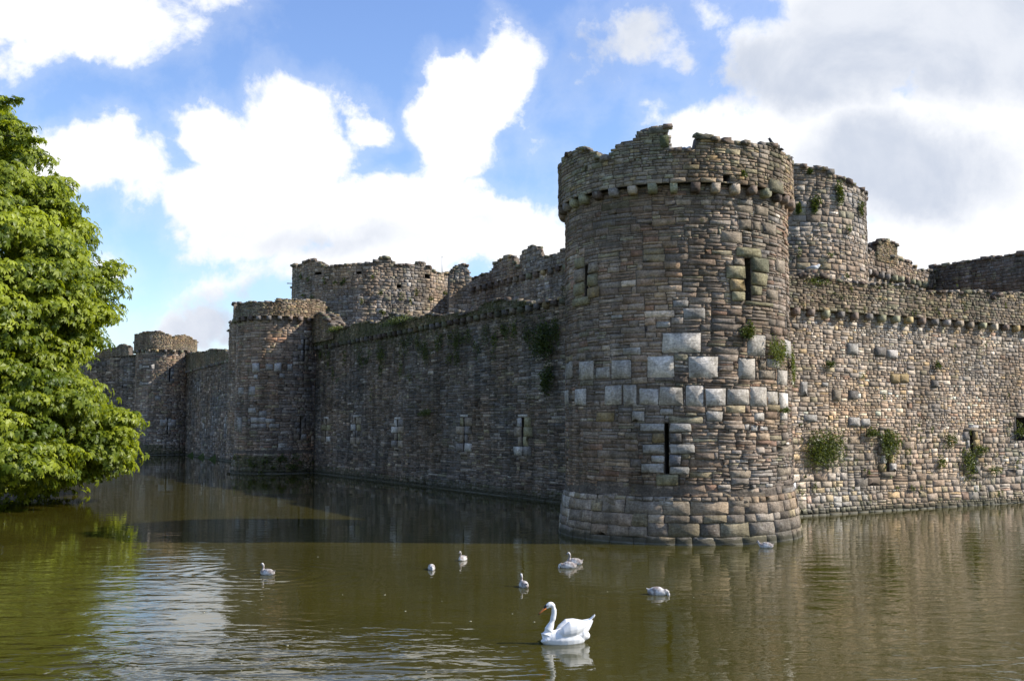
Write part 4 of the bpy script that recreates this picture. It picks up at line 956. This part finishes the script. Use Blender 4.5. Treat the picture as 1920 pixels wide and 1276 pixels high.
def swan(loc, rz, label):
    t = thing('swan', (loc[0], loc[1], 0), label, 'swan', rz=rz)
    mb = MB()
    ell(mb, (0.06, 0, .07), (.36, .175, .17)); ell(mb, (.24, 0, .07), (.19, .14, .14)); ell(mb, (-.12, 0, .15), (.26, .13, .12), .25)
    # folded wings arched over the back
    for s in (-1, 1):
        loft(mb, [((.20, s * .09, .17), .02, .02, 0), ((.14, s * .10, .19), .08, .085, 0), ((.02, s * .105, .235), .095, .135, 0), ((-.10, s * .10, .25), .09, .125, .1), ((-.24, s * .07, .265), .06, .085, .25), ((-.36, s * .035, .33), .035, .05, .5), ((-.455, s * .012, .435), .012, .014, .6)], 14)
    loft(mb, [((-.22, 0, .14), .13, .11, 0), ((-.34, 0, .23), .09, .085, .3), ((-.41, 0, .32), .05, .055, .5), ((-.46, 0, .42), .02, .02, .6)], 14)
    neck = [(.33, .04, .10), (.375, .09, .115), (.38, .15, .098), (.345, .22, .074), (.300, .31, .054), (.268, .40, .046), (.250, .48, .043), (.250, .55, .043), (.268, .605, .045), (.30, .635, .050)]
    pts = [(x, 0, z) for x, z, r in neck]; tube(mb, pts, [r for *_, r in neck], 14)
    loft(mb, [((.275, 0, .638), .02, .02, 0), ((.29, 0, .638), .040, .044, 0), ((.33, 0, .628), .042, .048, -.3), ((.365, 0, .607), .036, .038, -.5), ((.405, 0, .578), .024, .024, -.6)], 14)
    body_obj(mb, WHITE, t, .009)
    d = math.sin(0)
    mb = MB(); loft(mb, [((.385, 0, .590), .027, .027, -.7), ((.43, 0, .556), .024, .018, -.7), ((.475, 0, .518), .022, .013, -.7), ((.505, 0, .49), .014, .009, -.7)], 12); b = mb.build('bill', ORANGE, None, True); b.parent = t
    mb = MB(); loft(mb, [((.500, 0, .495), .015, .010, -.7), ((.515, 0, .478), .009, .008, -.7)], 10); b2 = mb.build('nail', BLACK, None, True); b2.parent = b
    mb = MB(); loft(mb, [((.372, 0, .622), .018, .012, -.6), ((.385, 0, .615), .036, .026, -.6), ((.405, 0, .592), .031, .024, -.6), ((.418, 0, .575), .024, .020, -.6)], 12); ell(mb, (.398, 0, .612), (.02, .015, .014)); b = mb.build('mask', BLACK, None, True); b.parent = t
    for s in (-1, 1):
        mb = MB(); ell(mb, (.362, s * .036, .622), (.010, .006, .010), k=8); b = mb.build('eye', BLACK, None, True); b.parent = t
    return t
def cygnet(px, py, heading, pose, label, s=1.0):
    loc = wat(px, py); t = thing('cygnet', (loc[0], loc[1], 0), label, 'cygnet', 'cygnets swimming near the adult swan', rz=heading); t.scale = (s, s, s)
    mb = MB(); ell(mb, (0, 0, .045), (.185, .095, .088)); ell(mb, (-.02, 0, .085), (.13, .085, .062), .12)
    loft(mb, [((-.10, 0, .06), .06, .045, 0), ((-.17, 0, .085), .03, .022, .3), ((-.205, 0, .11), .012, .01, .5)], 12)
    if pose == 'up': nk = [(.13, .04, .06), (.145, .09, .044), (.125, .14, .030), (.115, .185, .025), (.120, .225, .026), (.135, .25, .029)]; hd = [((.12, 0, .25), .02, .02, 0), ((.14, 0, .254), .032, .033, -.2), ((.168, 0, .245), .026, .025, -.4), ((.185, 0, .236), .016, .016, -.4)]; bl = [((.18, 0, .238), .015, .012, -.4), ((.215, 0, .222), .012, .006, -.4), ((.23, 0, .214), .006, .004, -.4)]
    elif pose == 'low': nk = [(.12, .05, .06), (.16, .08, .045), (.19, .12, .032), (.205, .15, .03)]; hd = [((.19, 0, .16), .02, .02, 0), ((.21, 0, .163), .031, .031, -.2), ((.24, 0, .15), .022, .022, -.5)]; bl = [((.235, 0, .15), .015, .012, -.5), ((.27, 0, .125), .01, .006, -.5)]
    else: nk = [(.12, .05, .06), (.17, .07, .045), (.205, .055, .032), (.215, .02, .028), (.215, -.03, .026)]; hd = [((.215, 0, -.02), .02, .02, 0), ((.22, 0, -.05), .03, .03, -.2)]; bl = [((.22, 0, -.05), .012, .01, -.6), ((.24, 0, -.08), .008, .005, -.6)]
    tube(mb, [(x, 0, z) for x, z, r in nk], [r for *_, r in nk], 12); loft(mb, hd, 12)
    body_obj(mb, CYG, t, .007)
    mb = MB(); loft(mb, bl, 10); b = mb.build('bill', GREYB, None, True); b.parent = t
    if pose != 'dip':
        hx, hz = (hd[1][0][0] + .014, hd[1][0][2] + .004)
        for q in (-1, 1):
            mb = MB(); ell(mb, (hx, q * .027, hz), (.006, .005, .006), k=8); b = mb.build('eye', BLACK, None, True); b.parent = t
    return t
swan(wat(1066, 1204), math.pi + .25, 'white adult swan with orange bill and raised tail, largest bird on the moat')
cygnet(502, 1077, math.pi - .25, 'up', 'lone grey white cygnet far left, well apart from the others', 1.0)
cygnet(809, 1067, -1.35, 'dip', 'cygnet facing the camera with head dipped into the water, left of the group', .95)
cygnet(868, 1050, -2.1, 'up', 'cygnet with raised head just right of the dipping one, near shadow edge', .92)
cygnet(982, 1100, 1.95, 'up', 'cygnet seen from behind, directly above the adult swan', 1.0)
cygnet(1066, 1064, math.pi, 'dip', 'front cygnet of the close pair, head down', 1.12)
cygnet(1078, 1057, math.pi - .1, 'up', 'rear cygnet of the close pair, neck curved up', 1.1)
cygnet(1232, 1114, -.35, 'dip', 'cygnet bending its head into the water below the corner tower', 1.15)
cygnet(1437, 1026, math.pi - .1, 'low', 'brownish cygnet swimming close under foot of the corner tower', 1.12)

def perched(name, cat, label, P, rz, mats, s, upright=.35):
    body, wing, bill = mats; t = thing(name, tuple(P), label, cat, rz=rz); t.scale = (s, s, s); z = .16; u = upright
    mb = MB(); ell(mb, (0, 0, z), (.19, .075, .08), -0.0 + u); ell(mb, (.15 * math.cos(u), 0, z + .15 * math.sin(u) + .03), (.09, .05, .06), .7); ell(mb, (.19 * math.cos(u) + .01, 0, z + .19 * math.sin(u) + .07), (.055, .042, .045))
    loft(mb, [((-.13 * math.cos(u), 0, z - .13 * math.sin(u)), .05, .04, u), ((-.27 * math.cos(u), 0, z - .27 * math.sin(u)), .03, .012, u)], 10)
    body_obj(mb, body, t, .009)
    for q in (-1, 1):
        mb = MB(); loft(mb, [((.10 * math.cos(u), q * .055, z + .10 * math.sin(u)), .012, .02, u), ((0, q * .068, z + .015), .022, .062, u), ((-.14 * math.cos(u), q * .05, z + .02 - .14 * math.sin(u)), .018, .04, u), ((-.30 * math.cos(u), q * .012, z + .02 - .30 * math.sin(u)), .006, .01, u)], 10); o = mb.build('wing', wing, None, True); o.parent = t
        mb = MB(); tube(mb, [(.0, q * .03, z - .05), (.005, q * .03, -.01)], .008, 6); tube(mb, [(-.01, q * .03, 0), (.05, q * .035, 0)], .008, 6); o = mb.build('leg', LEGM, None); o.parent = t
    hx = .19 * math.cos(u) + .01; hz = z + .19 * math.sin(u) + .07
    mb = MB(); loft(mb, [((hx + .045, 0, hz - .005), .014, .016, -.1), ((hx + .10, 0, hz - .02), .005, .006, -.1)], 8); o = mb.build('bill', bill, None, True); o.parent = t
    return t
def on(surf, px, vtf, back=.2):
    u = surf.hit(px, 500)[0] if surf is WR else surf.hit(px, 300)[0]; v = float(vtf(u)); return surf.P(np.array(u), np.array(v), np.array(-back))
gp = WR.P(np.array(WR.hit(1522, 505)[0]), np.array(float(vtR(WR.hit(1522, 505)[0])) + .12), np.array(.1))
perched('gull', 'gull', 'grey winged gull standing on the sunlit parapet in front of the tall inner tower', gp, .1, (WHITE, GREYW, YEL), 1.15, .12)
gp = T1P.P(np.array(T1P.hit(1284, 285)[0]), np.array(float(vt1(T1P.hit(1284, 285)[0])) - .02), np.array(-.3))
perched('gull', 'gull', 'white gull settled in the gap of the corner tower parapet', gp - np.array((0, 0, .08)), .3, (WHITE, GREYW, YEL), 1.0, .1)
gp = T1P.P(np.array(T1P.hit(1455, 280)[0]), np.array(float(vt1(T1P.hit(1455, 280)[0])) - .05), np.array(-.12))
perched('jackdaw', 'bird', 'dark bird perched upright on right rim of the corner tower parapet', gp, math.pi - .3, (JACK, JACK, JACK), .78, 1.0)
gp = TIR.P(np.array(TIR.hit(1482, 300)[0]), np.array(TIR.hit(1482, 303)[1]), np.array(-.3))
perched('pigeon', 'bird', 'small grey bird crouching on top of the tall inner tower', gp, .5, (PIG, PIG, JACK), 1.2, .3)

sc.cycles.max_bounces = 6; sc.cycles.diffuse_bounces = 3; sc.cycles.glossy_bounces = 3; sc.cycles.transmission_bounces = 3
